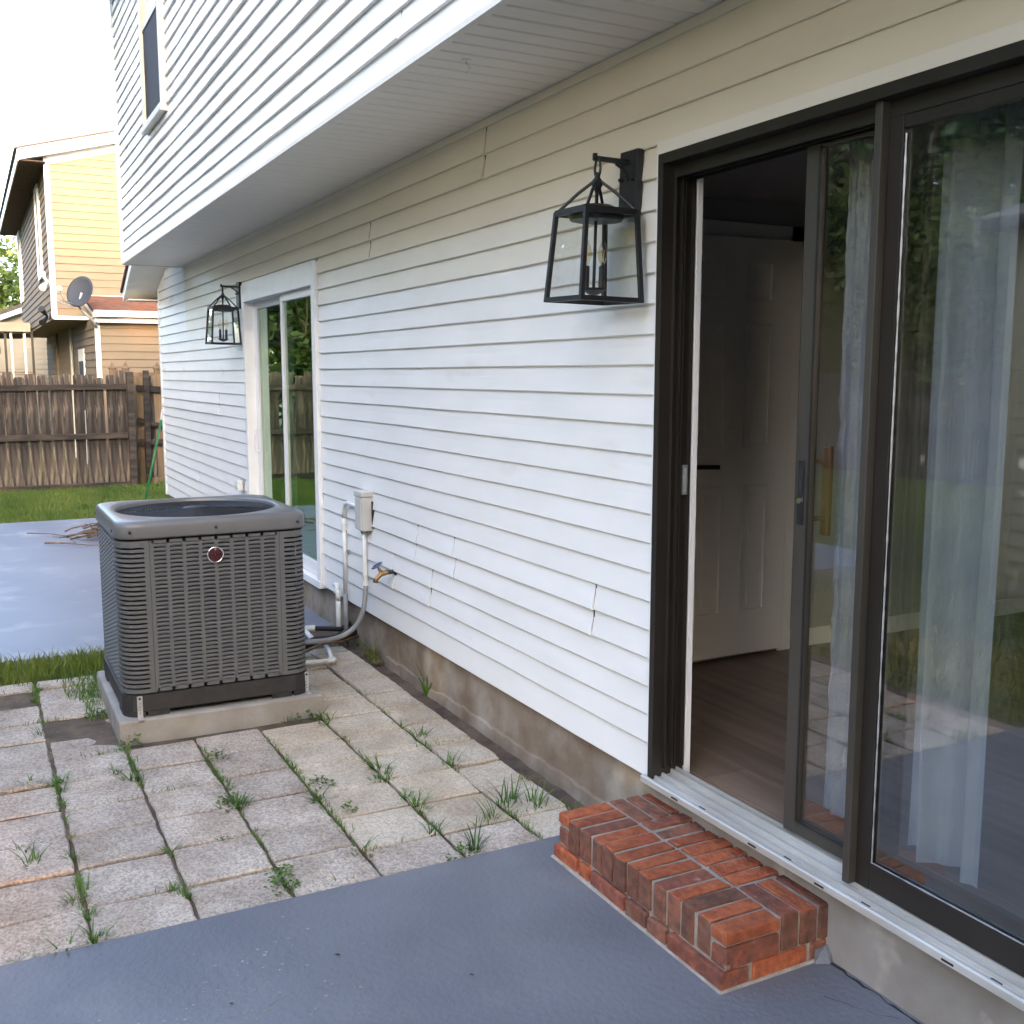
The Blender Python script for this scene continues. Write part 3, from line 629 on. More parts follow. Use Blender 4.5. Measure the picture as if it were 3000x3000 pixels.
# ------------------------------------------------------------------ fittings on the wall
eb = thing('electrical_box', (-5.785, 0, .87), 'small beige electrical box mounted on the siding above the conduits', 'electrical box')
MB().box(-5.845, -5.725, -.072, -.002, .757, .965).build('box_body', M['box'], eb, bevel=.005)
MB().box(-5.853, -5.719, -.080, -.002, .955, .988).build('box_lid', M['box'], eb, bevel=.006)
MB().box(-5.835, -5.735, -.0775, -.0722, .765, .95).build('box_door', M['box'], eb, bevel=.003)
MB().box(-5.719, -5.706, -.016, -.002, .775, .93).build('gap_filler', M['dark'], eb)
cp = thing('conduit_pipe', (-6.16, -.03, .5), 'painted white conduit bending from the electrical box down the wall', 'conduit')
pts = [(-5.845, -.035, .875), (-5.90, -.035, .878), (-6.08, -.034, .885), (-6.135, -.034, .872), (-6.168, -.033, .835), (-6.176, -.033, .78)]
MB().tube(pts, .014, 10).tube([(-6.176, -.033, .78), (-6.172, -.034, .30)], .0135, 10).build('pipe', M['pvc'], cp, smooth=True)
MB().tube([(-6.172, -.034, .30), (-6.168, -.034, -.03)], .0145, 10).build('lower_pipe', M['greywhip'], cp, smooth=True)
MB().tube([(-6.176, -.033, .705), (-6.176, -.033, .745)], .018, 10).build('coupling', M['pvc'], cp)
MB().tube([(-5.862, -.035, .876), (-5.845, -.035, .876)], .02, 10).build('coupling', M['pvc'], cp)
MB().box(-6.20, -6.15, -.020, -.006, .56, .58).build('pipe_strap', M['galv'], cp)
fx = thing('flexible_conduit', (-5.77, -.05, .5), 'grey flexible conduit curving from the electrical box to the air conditioner', 'conduit')
MB().tube([(-5.795, -.037, .757), (-5.795, -.037, .62), (-5.785, -.04, .50), (-5.765, -.045, .44)], .0145, 10).build('upper_run', M['pvc'], fx, smooth=True)
cv = []
for k in range(25):
    t_ = k / 24; p0, p1, p2, p3 = Vector((-5.765, -.045, .44)), Vector((-5.70, -.07, .16)), Vector((-5.86, -.12, .055)), Vector((-5.62, -.62, .19))
    cv.append((p0 * (1 - t_) ** 3 + p1 * 3 * t_ * (1 - t_) ** 2 + p2 * 3 * t_ * t_ * (1 - t_) + p3 * t_ ** 3))
MB().tube(cv, .0145, 10).build('whip', M['greywhip'], fx, smooth=True)
MB().tube([(-5.768, -.044, .455), (-5.762, -.046, .425)], .020, 10).build('coupling', M['pvc'], fx)
MB().lathe([(.02, .735), (.02, .757), (.016, .757)], (-5.795, -.037, 0), 12).build('connector', M['galv'], fx)
hbx = thing('hose_bib', (-5.375, 0, .575), 'brass garden hose tap with a blue wheel on the siding', 'tap')
MB().lathe([(.020, -.012), (.024, -.006), (.024, -.001)], (-5.375, 0, .575), 12, 'Y').tube([(-5.375, -.012, .575), (-5.38, -.05, .572)], .012, 10).build('inlet', M['black'], hbx)
MB().tube([(-5.38, -.045, .573), (-5.39, -.085, .567)], [.013, .017], 10).tube([(-5.39, -.080, .567), (-5.395, -.115, .535)], [.014, .012], 10).tube([(-5.395, -.113, .537), (-5.396, -.117, .518)], .015, 10).tube([(-5.39, -.08, .567), (-5.40, -.098, .603)], [.012, .007], 8).build('valve_body', M['brass'], hbx, smooth=False)
wm = MB(); wc = Vector((-5.402, -.104, .612)); ax = Vector((-.15, -.5, .85)).normalized(); u_ = ax.orthogonal().normalized(); v_ = ax.cross(u_)
wm.tube([wc + (u_ * math.cos(k * .5236) + v_ * math.sin(k * .5236)) * (.027 + .003 * (k % 2)) for k in range(13)], .0055, 7, caps=False)
for k in range(4): wm.bar(wc, wc + (u_ * math.cos(k * 1.5708) + v_ * math.sin(k * 1.5708)) * .027, .006)
wm.tube([wc - ax * .008, wc + ax * .008], .008, 8); wm.build('wheel', M['blue_wheel'], hbx)
oc = thing('outlet_cover', (-8.93, 0, .72), 'small white weatherproof outlet cover low on the siding left of the far door', 'outlet')
MB().box(-8.985, -8.875, -.022, -.002, .665, .775).build('base_plate', M['galv'], oc, bevel=.003)
MB().box(-8.975, -8.885, -.075, -.022, .68, .768).build('bubble_cover', M['pvc'], oc, bevel=.012)
def stub(x, y, ztop, label):
    t = thing('drain_pipe', (x, y, 0), label, 'pipe', 'white pipe stubs rising beside the foundation')
    MB().tube([(x, y, -.04), (x, y, ztop)], .013, 10).build('riser', M['pvc'], t, smooth=True)
    MB().tube([(x, y, ztop - .035), (x, y, ztop), (x - .008, y, ztop + .012), (x - .05, y, ztop + .014)], .0175, 10).build('elbow', M['pvc'], t, smooth=True)
stub(-6.30, -.045, .315, 'taller white pipe stub with an elbow beside the foundation, left of its twin'); stub(-6.235, -.06, .285, 'shorter white pipe stub with an elbow beside the foundation, right of its twin')
pv = thing('condensate_pipe', (-5.66, -.3, .03), 'white PVC drain pipe lying on the pavers from the air conditioner', 'pipe')
MB().tube([(-5.72, -.60, .03), (-5.655, -.29, .03)], .014, 10).tube([(-5.655, -.29, .03), (-5.85, -.245, .03), (-6.0, -.22, .03)], .014, 10).build('pipe', M['pvc'], pv, smooth=True)
MB().tube([(-5.665, -.315, .03), (-5.652, -.285, .03), (-5.685, -.276, .03)], .019, 10).build('elbow', M['pvc'], pv, smooth=True)
pw2 = thing('drain_tee', (-6.35, -.2, .05), 'white PVC elbow and short pipe lying near the wall behind the air conditioner', 'pipe')
MB().tube([(-6.37, -.25, .05), (-6.09, -.27, .045)], .017, 10).build('pipe', M['pvc'], pw2, smooth=True)
MB().tube([(-6.34, -.25, .05), (-6.385, -.25, .05), (-6.38, -.20, .05), (-6.375, -.175, .05)], .022, 10).build('elbow', M['pvc'], pw2, smooth=True)
rl = thing('refrigerant_line', (-6.2, -.2, .05), 'black foam-wrapped refrigerant line running from the wall to the air conditioner', 'pipe')
MB().tube([(-6.25, .02, .09), (-6.2, -.06, .07), (-6.37, -.17, .05)], .016, 10).tube([(-6.15, .02, .05), (-6.05, -.18, .05), (-6.02, -.28, .065), (-5.90, -.40, .07), (-5.74, -.62, .12)], .026, 12).build('foam_sleeve', M['foam'], rl, smooth=True)
MB().tube([(-6.10, .02, .04), (-5.98, -.12, .05), (-5.94, -.26, .06), (-5.80, -.45, .05), (-5.70, -.63, .15)], .008, 8).build('copper_line', M['brass'], rl, smooth=True)
hk = thing('ceiling_hook', (-3.47, -.444, SOF), 'white round hook screwed into the porch soffit', 'hook')
MB().lathe([(.016, SOF - .006), (.018, SOF - .001)], (-3.47, -.444, 0), 14).build('base', M['trim'], hk)
MB().tube([(-3.47, -.444, SOF - .006), (-3.47, -.444, SOF - .018), (-3.449, -.444, SOF - .024), (-3.443, -.444, SOF - .036), (-3.455, -.444, SOF - .047), (-3.475, -.444, SOF - .043)], .0035, 7).build('hook_wire', M['trim'], hk, smooth=True)

# ------------------------------------------------------------------ brick step
bs = thing('brick_step', (-2.51, -.17, 0), 'low red brick step below the dark sliding door', 'step')
MB().box(-2.955, -2.072, -.344, .004, .0, .1695).build('mortar_bed', M['mortar'], bs)
vs = []; 
MB().chamfer(-2.976, -2.052, -.370, .010, .0, .018, .008, .003, random.Random(4)).build('mortar_bed', M['mortar'], bs)
bk = {'o': [M['brick'], M['brick_dark']], 'd': [M['brick_dark'], M['brick_dark']], 'm': [M['brick_mid'], M['brick_dark']], 'M': [M['brick_mid'], M['brick_mid']], 'O': [M['brick'], M['brick']]}
rb = random.Random(11)
def brick(x0, x1, y0, y1, z0, z1, kind, dark_faces=True):
    c = .0050; j = lambda: rb.uniform(-.0030, .0030)
    P8 = [(x0 + j(), y0 + j()), (x1 + j(), y0 + j()), (x1 + j(), y1 + j()), (x0 + j(), y1 + j())]
    zt = [z1 + j() * 1.2 for _ in range(4)]; s = [(1, 1), (-1, 1), (-1, -1), (1, -1)]
    mb = MB(); vs = [(a, b, z0) for a, b in P8]
    vs += [(a + sx * c * .2, b + sy * c * .2, zt[i] - c) for i, ((a, b), (sx, sy)) in enumerate(zip(P8, s))]
    vs += [(a + sx * c, b + sy * c, zt[i]) for i, ((a, b), (sx, sy)) in enumerate(zip(P8, s))]
    fs = []; 
    for i in range(4): fs.append((i, (i + 1) % 4, 4 + (i + 1) % 4, 4 + i))
    for i in range(4): fs.append((4 + i, 4 + (i + 1) % 4, 8 + (i + 1) % 4, 8 + i))
    fs.append((8, 9, 10, 11)); fs.append((3, 2, 1, 0))
    mb.add(vs, fs); mb.m = [1] * 4 + [0] * 6
    mb.build('brick', bk[kind], bs, bevel=.0022, segs=1)
zt0, zt1 = .072, .176
pit = (-2.060 + 2.957) / 13
kinds = 'oomooooomood' + 'O'
order = ['o', 'o', 'm', 'o', 'o', 'o', 'o', 'o', 'm', 'o', 'd', 'o', 'O']
for i in range(13):
    x0 = -2.957 + i * pit + .0045; x1 = x0 + pit - .009
    if i == 12:
        brick(x0, x1 + .004, -.352, -.160, zt1 - .034, zt1 + .001, 'O'); brick(x0, x1 + .004, -.350, -.158, zt0, zt1 - .046, 'M')
    elif i == 0:
        brick(x0 - .003, x1, -.352, -.158, zt1 - .034, zt1 + .001, 'O'); brick(x0 - .002, x1, -.350, -.158, zt0, zt1 - .046, 'd')
    else: brick(x0, x1, -.352 + rb.uniform(-.004, .004), -.158, zt0 + rb.uniform(-.004, .004), zt1 + rb.uniform(-.002, .002), order[i])
xb = [(-2.955, -2.765), (-2.255, -2.062)]
for side, (x0, x1) in enumerate(xb):
    for k, kd in enumerate(('d', 'd', 'o') if side == 0 else ('m', 'o', 'm')):
        y0 = -.148 + k * .0675; brick(x0, x1, y0, y0 + .058, zt0, zt1 + rb.uniform(-.002, .002), kd)
for i in range(7):
    x0 = -2.755 + i * .0712; brick(x0, x0 + .061, -.148, .046 - rb.uniform(0, .012), zt0, zt1 + rb.uniform(-.002, .002), ['m', 'd', 'o', 'o', 'o', 'o', 'o'][i])
for x0, x1, kd in ((-2.968, -2.822, 'O'), (-2.810, -2.752, 'O'), (-2.74, -2.535, 'M'), (-2.525, -2.420, 'd'), (-2.408, -2.318, 'd'), (-2.305, -2.066, 'M')):
    brick(x0, x1, -.362, -.262, .012, .064, kd)
brick(-2.165, -2.066, -.252, -.158, .012, .064, 'd') if False else None
brick(-2.16, -2.064, -.250, -.052, .014, .064, 'O'); brick(-2.16, -2.066, -.040, .050, .014, .064, 'd')
# blue paint smeared up the last brick
vs = [(-2.052, -.036, .012), (-2.062, -.030, .046), (-2.062, .012, .052), (-2.062, .046, .056), (-2.05, .05, .012), (-2.03, .0, .0125)]
MB().add(vs, [(0, 1, 2, 5), (5, 2, 3, 4)]).build('paint_smear', M['slab'], bs)

# ------------------------------------------------------------------ air conditioner on its concrete pad
pad = tag(MB().chamfer(-5.80, -4.853, -1.542, -.598, -.06, .102, .008, .002, random.Random(2)).build('concrete_pad', M['pad'], None, bevel=.004, loc=(-5.33, -1.07, 0)), 'grey concrete pad under the air conditioner', 'pad')
AX, AY, AH, AW = -5.322, -1.078, .432, .432       # centre, half sizes
ac = thing('air_conditioner', (AX, AY, .102), 'grey louvred air conditioning condenser standing on a concrete pad', 'air conditioner')
def rrect(hx, hy, r, n=96, cx=AX, cy=AY):
    out = []
    for k in range(n):
        a = 2 * math.pi * (k + .5) / n; dx, dy = math.cos(a), math.sin(a)
        lo_, hi_ = 0.0, hx + hy
        for _ in range(30):
            t = (lo_ + hi_) / 2; x, y = abs(dx * t), abs(dy * t)
            inside = x <= hx and y <= hy and not (x > hx - r and y > hy - r and (x - hx + r) ** 2 + (y - hy + r) ** 2 > r * r)
            if inside: lo_ = t
            else: hi_ = t
        out.append((cx + dx * lo_, cy + dy * lo_))
    return out
def loft(rings, close=True):
    vs = []; fs = []; n = len(rings[0])
    for r_ in rings: vs += r_
    for i in range(len(rings) - 1):
        for k in range(n): fs.append((i * n + k, i * n + (k + 1) % n, (i + 1) * n + (k + 1) % n, (i + 1) * n + k))
    return vs, fs
R3 = lambda hx, hy, r, z: [(x, y, z) for x, y in rrect(hx, hy, r)]
C3 = lambda r, z, n=96: [(AX + r * math.cos(2 * math.pi * (k + .5) / n), AY + r * math.sin(2 * math.pi * (k + .5) / n), z) for k in range(n)]
vs, fs = loft([R3(AH + .002, AW + .002, .09, .928), R3(AH + .008, AW + .008, .092, .928), R3(AH + .010, AW + .010, .092, .936), R3(AH + .010, AW + .010, .092, .980), R3(AH + .006, AW + .006, .092, .996), R3(AH - .006, AW - .006, .092, 1.005), R3(AH - .024, AW - .024, .095, 1.009), C3(.388, 1.008), C3(.383, 1.002), C3(.381, .960)])
tc_ = MB().add(vs, fs).build('top_cover', M['ac_top'], ac, smooth=True)
sc_ = MB()
for yy in (AY - .38, AY, AY + .385): sc_.lathe([(.0075, AH + .011), (.0075, AH + .0135), (.004, AH + .015)], (AX, yy, .962), 8, 'X')
sc_.lathe([(.0075, -AW - .014), (.0075, -AW - .010)], (AX + .33, AY, .962), 8, 'Y').lathe([(.0075, -AW - .014), (.0075, -AW - .010)], (AX - .33, AY, .962), 8, 'Y')
sc_.build('screw', M['ac_base'], tc_)
gr = MB()
for k in range(26):
    rr = .075 + k * .0121; zz = .990 + .012 * math.cos(rr / .37 * 1.5)
    gr.tube([(AX + rr * math.cos(2 * math.pi * i / 48), AY + rr * math.sin(2 * math.pi * i / 48), zz) for i in range(49)], .0028, 5, caps=False)
for k in range(4):
    a = k * math.pi / 2 + .5; gr.tube([(AX + rr_ * math.cos(a), AY + rr_ * math.sin(a), 1.0 - .015 + .012 * math.cos(rr_ / .37 * 1.5)) for rr_ in (.05, .15, .25, .383)], .0035, 6)
gr.build('fan_guard', M['grille'], ac, smooth=True)
MB().lathe([(.001, 1.010), (.055, 1.009), (.07, 1.003), (.07, .995), (.01, .995)], (AX, AY, 0), 32).build('fan_hub_plate', M['grille'], ac, smooth=True)
fb = MB()
for k in range(3):
    a = k * 2.0944
    vs = []
    for rr in (.08, .2, .33):
        for da, dz in ((-.5, -.04), (0, 0), (.5, .045)):
            vs.append((AX + rr * math.cos(a + da), AY + rr * math.sin(a + da), .90 + dz))
    fb.add(vs, [(0, 1, 4, 3), (1, 2, 5, 4), (3, 4, 7, 6), (4, 5, 8, 7)])
fb.lathe([(.08, .84), (.08, .95)], (AX, AY, 0), 20); fb.build('fan', M['ac_dark'], ac)
vs, fs = loft([R3(AH - .03, AW - .03, .08, .20), R3(AH - .03, AW - .03, .08, .924)]); core = MB().add(vs, fs)
n = 96
vs, fs = loft([C3(.381, .80), C3(.381, .962)]); core.add(vs, [f[::-1] for f in fs])
vs = C3(.381, .80); core.add(vs, [tuple(range(n))]); core.build('coil', M['ac_dark'], ac)
# base pan with a cut-out between its feet
vs, fs = loft([R3(AH + .004, AW + .004, .09, .125), R3(AH + .006, AW + .006, .09, .13), R3(AH + .004, AW + .004, .09, .205), R3(AH - .02, AW - .02, .08, .209)])
bp_ = MB().add(vs, fs)
ZL, ZH = .212, .918
for sx, sy in ((1, 0), (-1, 0), (0, 1), (0, -1)):
    for t0, t1 in ((-.335, -.24), (.24, .335)):
        if sx: 
            xa, xb_ = sorted((AX + sx * (AH - .02), AX + sx * (AH + .0045))); bp_.box(xa, xb_, AY + t0, AY + t1, .102, .126)
        else:
            ya, yb_ = sorted((AY + sy * (AW - .02), AY + sy * (AW + .0045))); bp_.box(AX + t0, AX + t1, ya, yb_, .102, .126)
for sx in (1, -1):
    for sy in (1, -1):
        ring = []
        for k in range(9):
            a = k * math.pi / 16; ring.append((AX + sx * (AH - .086 + .0905 * math.sin(a)), AY + sy * (AW - .086 + .0905 * math.cos(a))))
        for k in range(8):
            (xa, ya), (xb_, yb_) = ring[k], ring[k + 1]; bp_.add([(xa, ya, .102), (xb_, yb_, .102), (xb_, yb_, .127), (xa, ya, .127)], [(0, 1, 2, 3)])
bp_.build('base_pan', M['ac_base'], ac)
MB().box(AX - AH + .07, AX + AH - .07, AY - AW + .07, AY + AW - .07, .1025, .20).build('base_core', M['ac_dark'], ac)
# louvred side sheets: 8 columns of pressed louvres between solid strips
def louvre_sheet(side):
    mb = MB(); W2 = .287; cols = 8; cw = 2 * W2 / cols; strip = .0150; rows = 35; pz = (ZH - ZL - .03) / rows
    def P(u, o, z):    # u along the side, o outwards
        return {'front': (AX + AH + o, AY + u, z), 'left': (AX + u, AY - AW - o, z), 'back': (AX - AH - o, AY - u, z), 'right': (AX - u, AY + AW + o, z)}[side]
    def q(u0, u1, z0, z1, o0=0, o1=0):
        vs = [P(u0, o0, z0), P(u1, o0, z0), P(u1, o1, z1), P(u0, o1, z1)]; mb.add(vs, [(0, 1, 2, 3)])
    for c in range(cols + 1):
        u = -W2 + c * cw; hw = strip / 2 if 0 < c < cols else strip * .62
        mb.add([P(u - hw, .0, ZL), P(u + hw, .0, ZL), P(u + hw, .0, ZH), P(u - hw, .0, ZH), P(u - hw, -.012, ZL), P(u + hw, -.012, ZL), P(u + hw, -.012, ZH), P(u - hw, -.012, ZH)], [(0, 1, 2, 3), (0, 3, 7, 4), (1, 5, 6, 2)])
    q(-W2, W2, ZL, ZL + .018); q(-W2, W2, ZH - .014, ZH)
    for c in range(cols):
        u0, u1 = -W2 + c * cw + strip / 2, -W2 + (c + 1) * cw - strip / 2; um = (u0 + u1) / 2
        for r_ in range(rows):
            z = ZL + .018 + r_ * pz; h = pz * .70; vs = []
            for i, (u, e) in enumerate(((u0, 0.25), (u0 + .006, .85), (um, 1), (u1 - .006, .85), (u1, .25))):
                lift = .0018 * (1 - ((u - um) / (u1 - um)) ** 2)
                vs += [P(u, .0006, z + lift), P(u, .0035 * e, z + h * .45 + lift), P(u, -.001 - .006 * e, z + h + lift), P(u, -.010, z + h - .003)]
            for i in range(4):
                for k in range(3): a = i * 4 + k; mb.add([], []); mb.f.append(tuple(len(mb.v) + j for j in (a, a + 4, a + 5, a + 1))); mb.m.append(0)
            mb.v += vs
    return mb.build('louvre_sheet', M['ac'], ac)
for s_ in ('front', 'left', 'back', 'right'): louvre_sheet(s_)
# rounded corner posts with long slots
def corner_post(sx, sy):
    mb = MB(); rows = 31; pz = (ZH - ZL - .035) / rows; rr = .086
    path = [(AH - .133 - .001, AW)] 
    path = [(AH - .134, AW), (AH - .112, AW)]
    for k in range(9):
        a = k * math.pi / 16; path.append((AH - rr + rr * math.sin(a), AW - rr + rr * math.cos(a)))
    path += [(AH, AW - .112), (AH, AW - .134)]
    m = len(path)
    def nrm(i):
        a, b = path[max(i - 1, 0)], path[min(i + 1, m - 1)]; t = Vector((b[0] - a[0], b[1] - a[1])).normalized(); return (-t.y, t.x)
    def P(i, o, z): n_ = nrm(i); return (AX + sx * (path[i][0] + n_[0] * o), AY + sy * (path[i][1] + n_[1] * o), z)
    def strip(i0, i1, z0, z1, o=0.0):
        for i in range(i0, i1):
            mb.add([P(i, o, z0), P(i + 1, o, z0), P(i + 1, o, z1), P(i, o, z1), P(i, o - .009, z0), P(i + 1, o - .009, z0), P(i + 1, o - .009, z1), P(i, o - .009, z1)], [(0, 1, 2, 3), (0, 4, 5, 1), (3, 2, 6, 7)])
    strip(0, 1, ZL, ZH); strip(m - 2, m - 1, ZL, ZH); strip(1, m - 2, ZL, ZL + .018); strip(1, m - 2, ZH - .017, ZH)
    for r_ in range(rows): strip(1, m - 2, ZL + .018 + r_ * pz + pz * .42, ZL + .018 + (r_ + 1) * pz)
    return mb.build('corner_post', M['ac'], ac)
for sx in (1, -1):
    for sy in (1, -1): corner_post(sx, sy)
bg = thing  # badge is a part
bz, by = .832, AY - .006
bd = MB().lathe([(.001, .010), (.033, .0095), (.0335, .004), (.0335, .001)], (AX + AH, by, bz), 40, 'X').build('badge', M['badge'], ac, smooth=False)
MB().tube([(AX + AH + .007, by + .0355 * math.cos(2 * math.pi * k / 40), bz + .0355 * math.sin(2 * math.pi * k / 40)) for k in range(41)], .0038, 8, caps=False).build('badge_ring', M['chrome'], bd, smooth=True)
MB().lathe([(.0045, .010), (.0045, .0125)], (AX + AH, by, bz + .026), 12, 'X').build('badge_stud', M['chrome'], bd)
tcu = bpy.data.curves.new('badge_lettering', 'FONT'); tcu.body = 'RUUD'; tcu.size = .0215; tcu.align_x = 'CENTER'; tcu.align_y = 'CENTER'; tcu.extrude = .0006; tcu.offset = .0006; tcu.space_character = .95
to = bpy.data.objects.new('tmp', tcu); COL.objects.link(to); bpy.context.view_layer.update()
tme = bpy.data.meshes.new_from_object(to.evaluated_get(bpy.context.evaluated_depsgraph_get())); bpy.data.objects.remove(to)
tme.materials.clear(); tme.materials.append(M['badge_text'])
tme.transform(Matrix.Translation((AH + .0104, by - AY, bz - .102)) @ Matrix.Rotation(rad(90), 4, 'Z') @ Matrix.Rotation(rad(90), 4, 'X') @ Matrix.Scale(1.12, 4, (1, 0, 0)))
link('lettering', tme, bd)
for sy in (-1, 1):
    bx_, by_ = AX + AH + .0065, AY + sy * (AW - .062)
    if sy > 0: bx_, by_ = AX + AH - .03, AY + AW - .012
    br = MB().box(bx_, bx_ + .003, by_ - .012, by_ + .012, .104, .205).box(bx_, bx_ + .045, by_ - .012, by_ + .012, .1025, .1055)
    b_ = br.build('hold_down_strap', M['galv'], ac, bevel=.0008)
    MB().lathe([(.0055, .0031), (.0055, .0042)], (bx_, by_, .192), 10, 'X').build('bolt_hole', M['dark'], b_)
    hs = MB()
    for k in range(4): hs.lathe([(.0022, .0031), (.0022, .0036)], (bx_, by_, .125 + k * .015), 8, 'X')
    hs.build('strap_holes', M['dark'], b_)

# ------------------------------------------------------------------ bits and pieces outdoors
gp = thing('garden_pole', (-13.06, -.10, 0), 'green garden pole with a white tip leaning on the house corner', 'pole')
MB().tube([(-13.02, -.29, -.04), (-13.03, -.015, 1.12)], .013, 8).build('pole', M['green_pole'], gp, smooth=True)
MB().tube([(-13.03, -.015, 1.12), (-13.03, .012, 1.25)], .018, 8).build('tip', M['trim'], gp, smooth=True)
MB().lathe([(.012, -.045), (.016, -.02), (.014, .0)], (-13.022, -.285, 0), 8).build('foot', M['trim'], gp)
rt = random.Random(5)
for k in range(28):
    if k == 0: a, b = (-11.86, -1.60), (-11.35, -1.05)
    elif k == 1: a, b = (-11.09, -1.455), (-10.7, -1.02)
    elif k == 2: a, b = (-11.5, -1.35), (-10.95, -1.0)
    else:
        cx_, cy_ = -11.3 + rt.gauss(0, .20), -.92 + rt.gauss(0, .12); L_ = rt.uniform(.2, .6); an = rt.gauss(.85, .55)
        a = (cx_ - math.cos(an) * L_ / 2, cy_ - math.sin(an) * L_ / 2); b = (cx_ + math.cos(an) * L_ / 2, cy_ + math.sin(an) * L_ / 2)
    h0 = 0 if k < 3 else rt.uniform(0, .15); pts = []
    for i in range(6):
        t_ = i / 5; pts.append((a[0] + (b[0] - a[0]) * t_ + rt.uniform(-.02, .02), a[1] + (b[1] - a[1]) * t_ + rt.uniform(-.02, .02), .012 + h0 * math.sin(.4 + t_ * 2) + rt.uniform(0, .015)))
    rr = rt.uniform(.004, .011); mb = MB().tube(pts, [rr * (1 - .12 * i) for i in range(6)], 5)
    p = Vector(pts[3]); mb.tube([p, p + Vector((rt.uniform(-.12, .12), rt.uniform(-.1, .1), rt.uniform(.01, .1)))], [rr * .6, rr * .25], 4)
    tag(mb.build('twig', M['twig'], None, smooth=True, loc=(pts[0][0], pts[0][1], 0)), 'dry bare twig in the brush heap on the far blue slab', 'twig', 'twigs of the brush heap')

# leaf litter and flecks on the near slab
for k, (x, y, s) in enumerate(((-2.72, -1.23, .012), (-2.62, -1.55, .008), (-2.45, -.93, .009), (-2.36, -1.42, .007))):
    tag(MB().add([(x, y, .0155), (x + s, y + s * .5, .018), (x + s * 1.4, y + s * 1.5, .016), (x + .2 * s, y + s, .0175)], [(0, 1, 2, 3)]).build('leaf_fragment', M['foam'], None, loc=(x, y, .014)), 'tiny dark leaf fragment on the near blue slab', 'leaf', 'dark flecks on the near slab')
fl_ = MB(); rf_ = random.Random(9)
for k in range(85):
    x, y = -2.62 + rf_.gauss(0, .14), -1.47 + rf_.gauss(0, .20)
    if x < -3.08: continue
    s = rf_.uniform(.003, .009); a = rf_.uniform(0, 6.28)
    pts = [(x + s * math.cos(a + k_ * 1.2566) * rf_.uniform(.4, 1), y + s * math.sin(a + k_ * 1.2566) * rf_.uniform(.4, 1), .0135) for k_ in range(5)]
    fl_.add(pts + [(p[0], p[1], .0121) for p in pts], [(0, 1, 2, 3, 4)])
tag(fl_.build('paint_chips', M['pad'], None), 'scatter of small bare chips in the blue slab paint', 'paint chips', kind='stuff')

# ------------------------------------------------------------------ fences
def board_mesh(w, h, th, rg, name='board'):
    mb = MB(); c = w * .28; hw = w / 2; j = lambda a: rg.uniform(-a, a)
    poly = [(-hw + j(.006), 0), (hw + j(.006), 0), (hw + j(.006), h * .5), (hw + j(.004), h - c)]
    for k in range(1, 5): a = k * math.pi / 10; poly.append((hw - c + c * math.cos(a), h - c + c * math.sin(a)))
    for k in range(4, 0, -1): a = k * math.pi / 10; poly.append((-hw + c - c * math.cos(a), h - c + c * math.sin(a)))
    poly += [(-hw + j(.004), h - c), (-hw + j(.006), h * .5)]
    mb.prism(poly, 'X', -th / 2, th / 2); me = bpy.data.meshes.new(name); me.from_pydata(mb.v, [], mb.f); me.materials.append(M['wood']); me.update(); return me
bms = [board_mesh(.143, 1.68 + .02 * k, .018, random.Random(60 + k)) for k in range(5)]
def fence(name, p0, p1, label, z0, facing, extra=0.0, seed=1, skip=(), posts=True, m=None):
    rg = random.Random(seed); t = thing(name, (p0[0], p0[1], z0), label, 'fence'); d = Vector((p1[0] - p0[0], p1[1] - p0[1], 0)); L = d.length; d.normalize(); nrm_ = Vector((d.y, -d.x, 0)) * facing; ang = math.atan2(d.y, d.x) - math.pi / 2
    s = .08; i = 0
    while s < L - .03:
        o = link('board', bms[rg.randrange(5)], t, (d.x * s, d.y * s, rg.uniform(.03, .07))); o.rotation_euler = (rg.uniform(-.012, .012), rg.uniform(-.006, .006), ang + rg.uniform(-.02, .02)); s += .151 + rg.choice((0, 0, .002, .004, .012)); i += 1
    def at(s_, off, z): v = Vector(p0 + (0,)) + d * s_ + nrm_ * off; return (v.x, v.y, z0 + z)
    for zz in (.09, .83, 1.56):
        s0 = 0
        while s0 < L:
            s1 = min(L, s0 + 2.44); MB().bar(at(s0, .035, zz + rg.uniform(-.02, .02)), at(s1 - .004, .035, zz + rg.uniform(-.02, .02)), .038, .085).build('rail', M['wood_dark'], t); s0 = s1
    if posts:
        s0 = 2.44
        while s0 < L - .3: MB().bar(at(s0, -.06, 0), at(s0, -.06, 1.62), .09).build('post', M['wood'], t); s0 += 2.44
    return t
fA = fence('wooden_fence', (-16.9, -11.8), (-16.9, .09), 'weathered dark wooden board fence along the far end of the yard', -.1, 1, seed=3)
MB().bar((-16.86, .145, -.15), (-16.90, .16, 1.70), .10).build('gate_post', M['wood_dark'], fA, bevel=.01)
fB = fence('wooden_fence', (-16.9, -11.8), (5.0, -11.8), 'long wooden board fence along the back of the lawn, mirrored in the glass doors', -.1, -1, seed=8)
gt = thing('fence_gate', (-17.35, .3, -.1), 'tan and dark wooden gate panel between the fence end and the house corner', 'gate')
for k in range(6):
    o = link('board', bms[k % 5], gt, (0, .04 + k * .155, .04)); o.rotation_euler = (.01 * (k % 3 - 1), 0, 0)
    if k in (0, 2, 3):
        o.data = bms[k % 5].copy(); o.data.materials[0] = M['wood_new']
MB().bar((-17.26, .425, -.15), (-17.28, .45, 1.72), .085).build('post', M['wood_dark'], gt, bevel=.008)
MB().bar((-17.30, .30, .95), (-17.30, 1.15, .70), .035, .08).build('brace', M['wood_dark'], gt)
MB().bar((-17.30, .30, .60), (-17.30, 1.2, .58), .035, .10).build('rail', M['wood_dark'], gt)
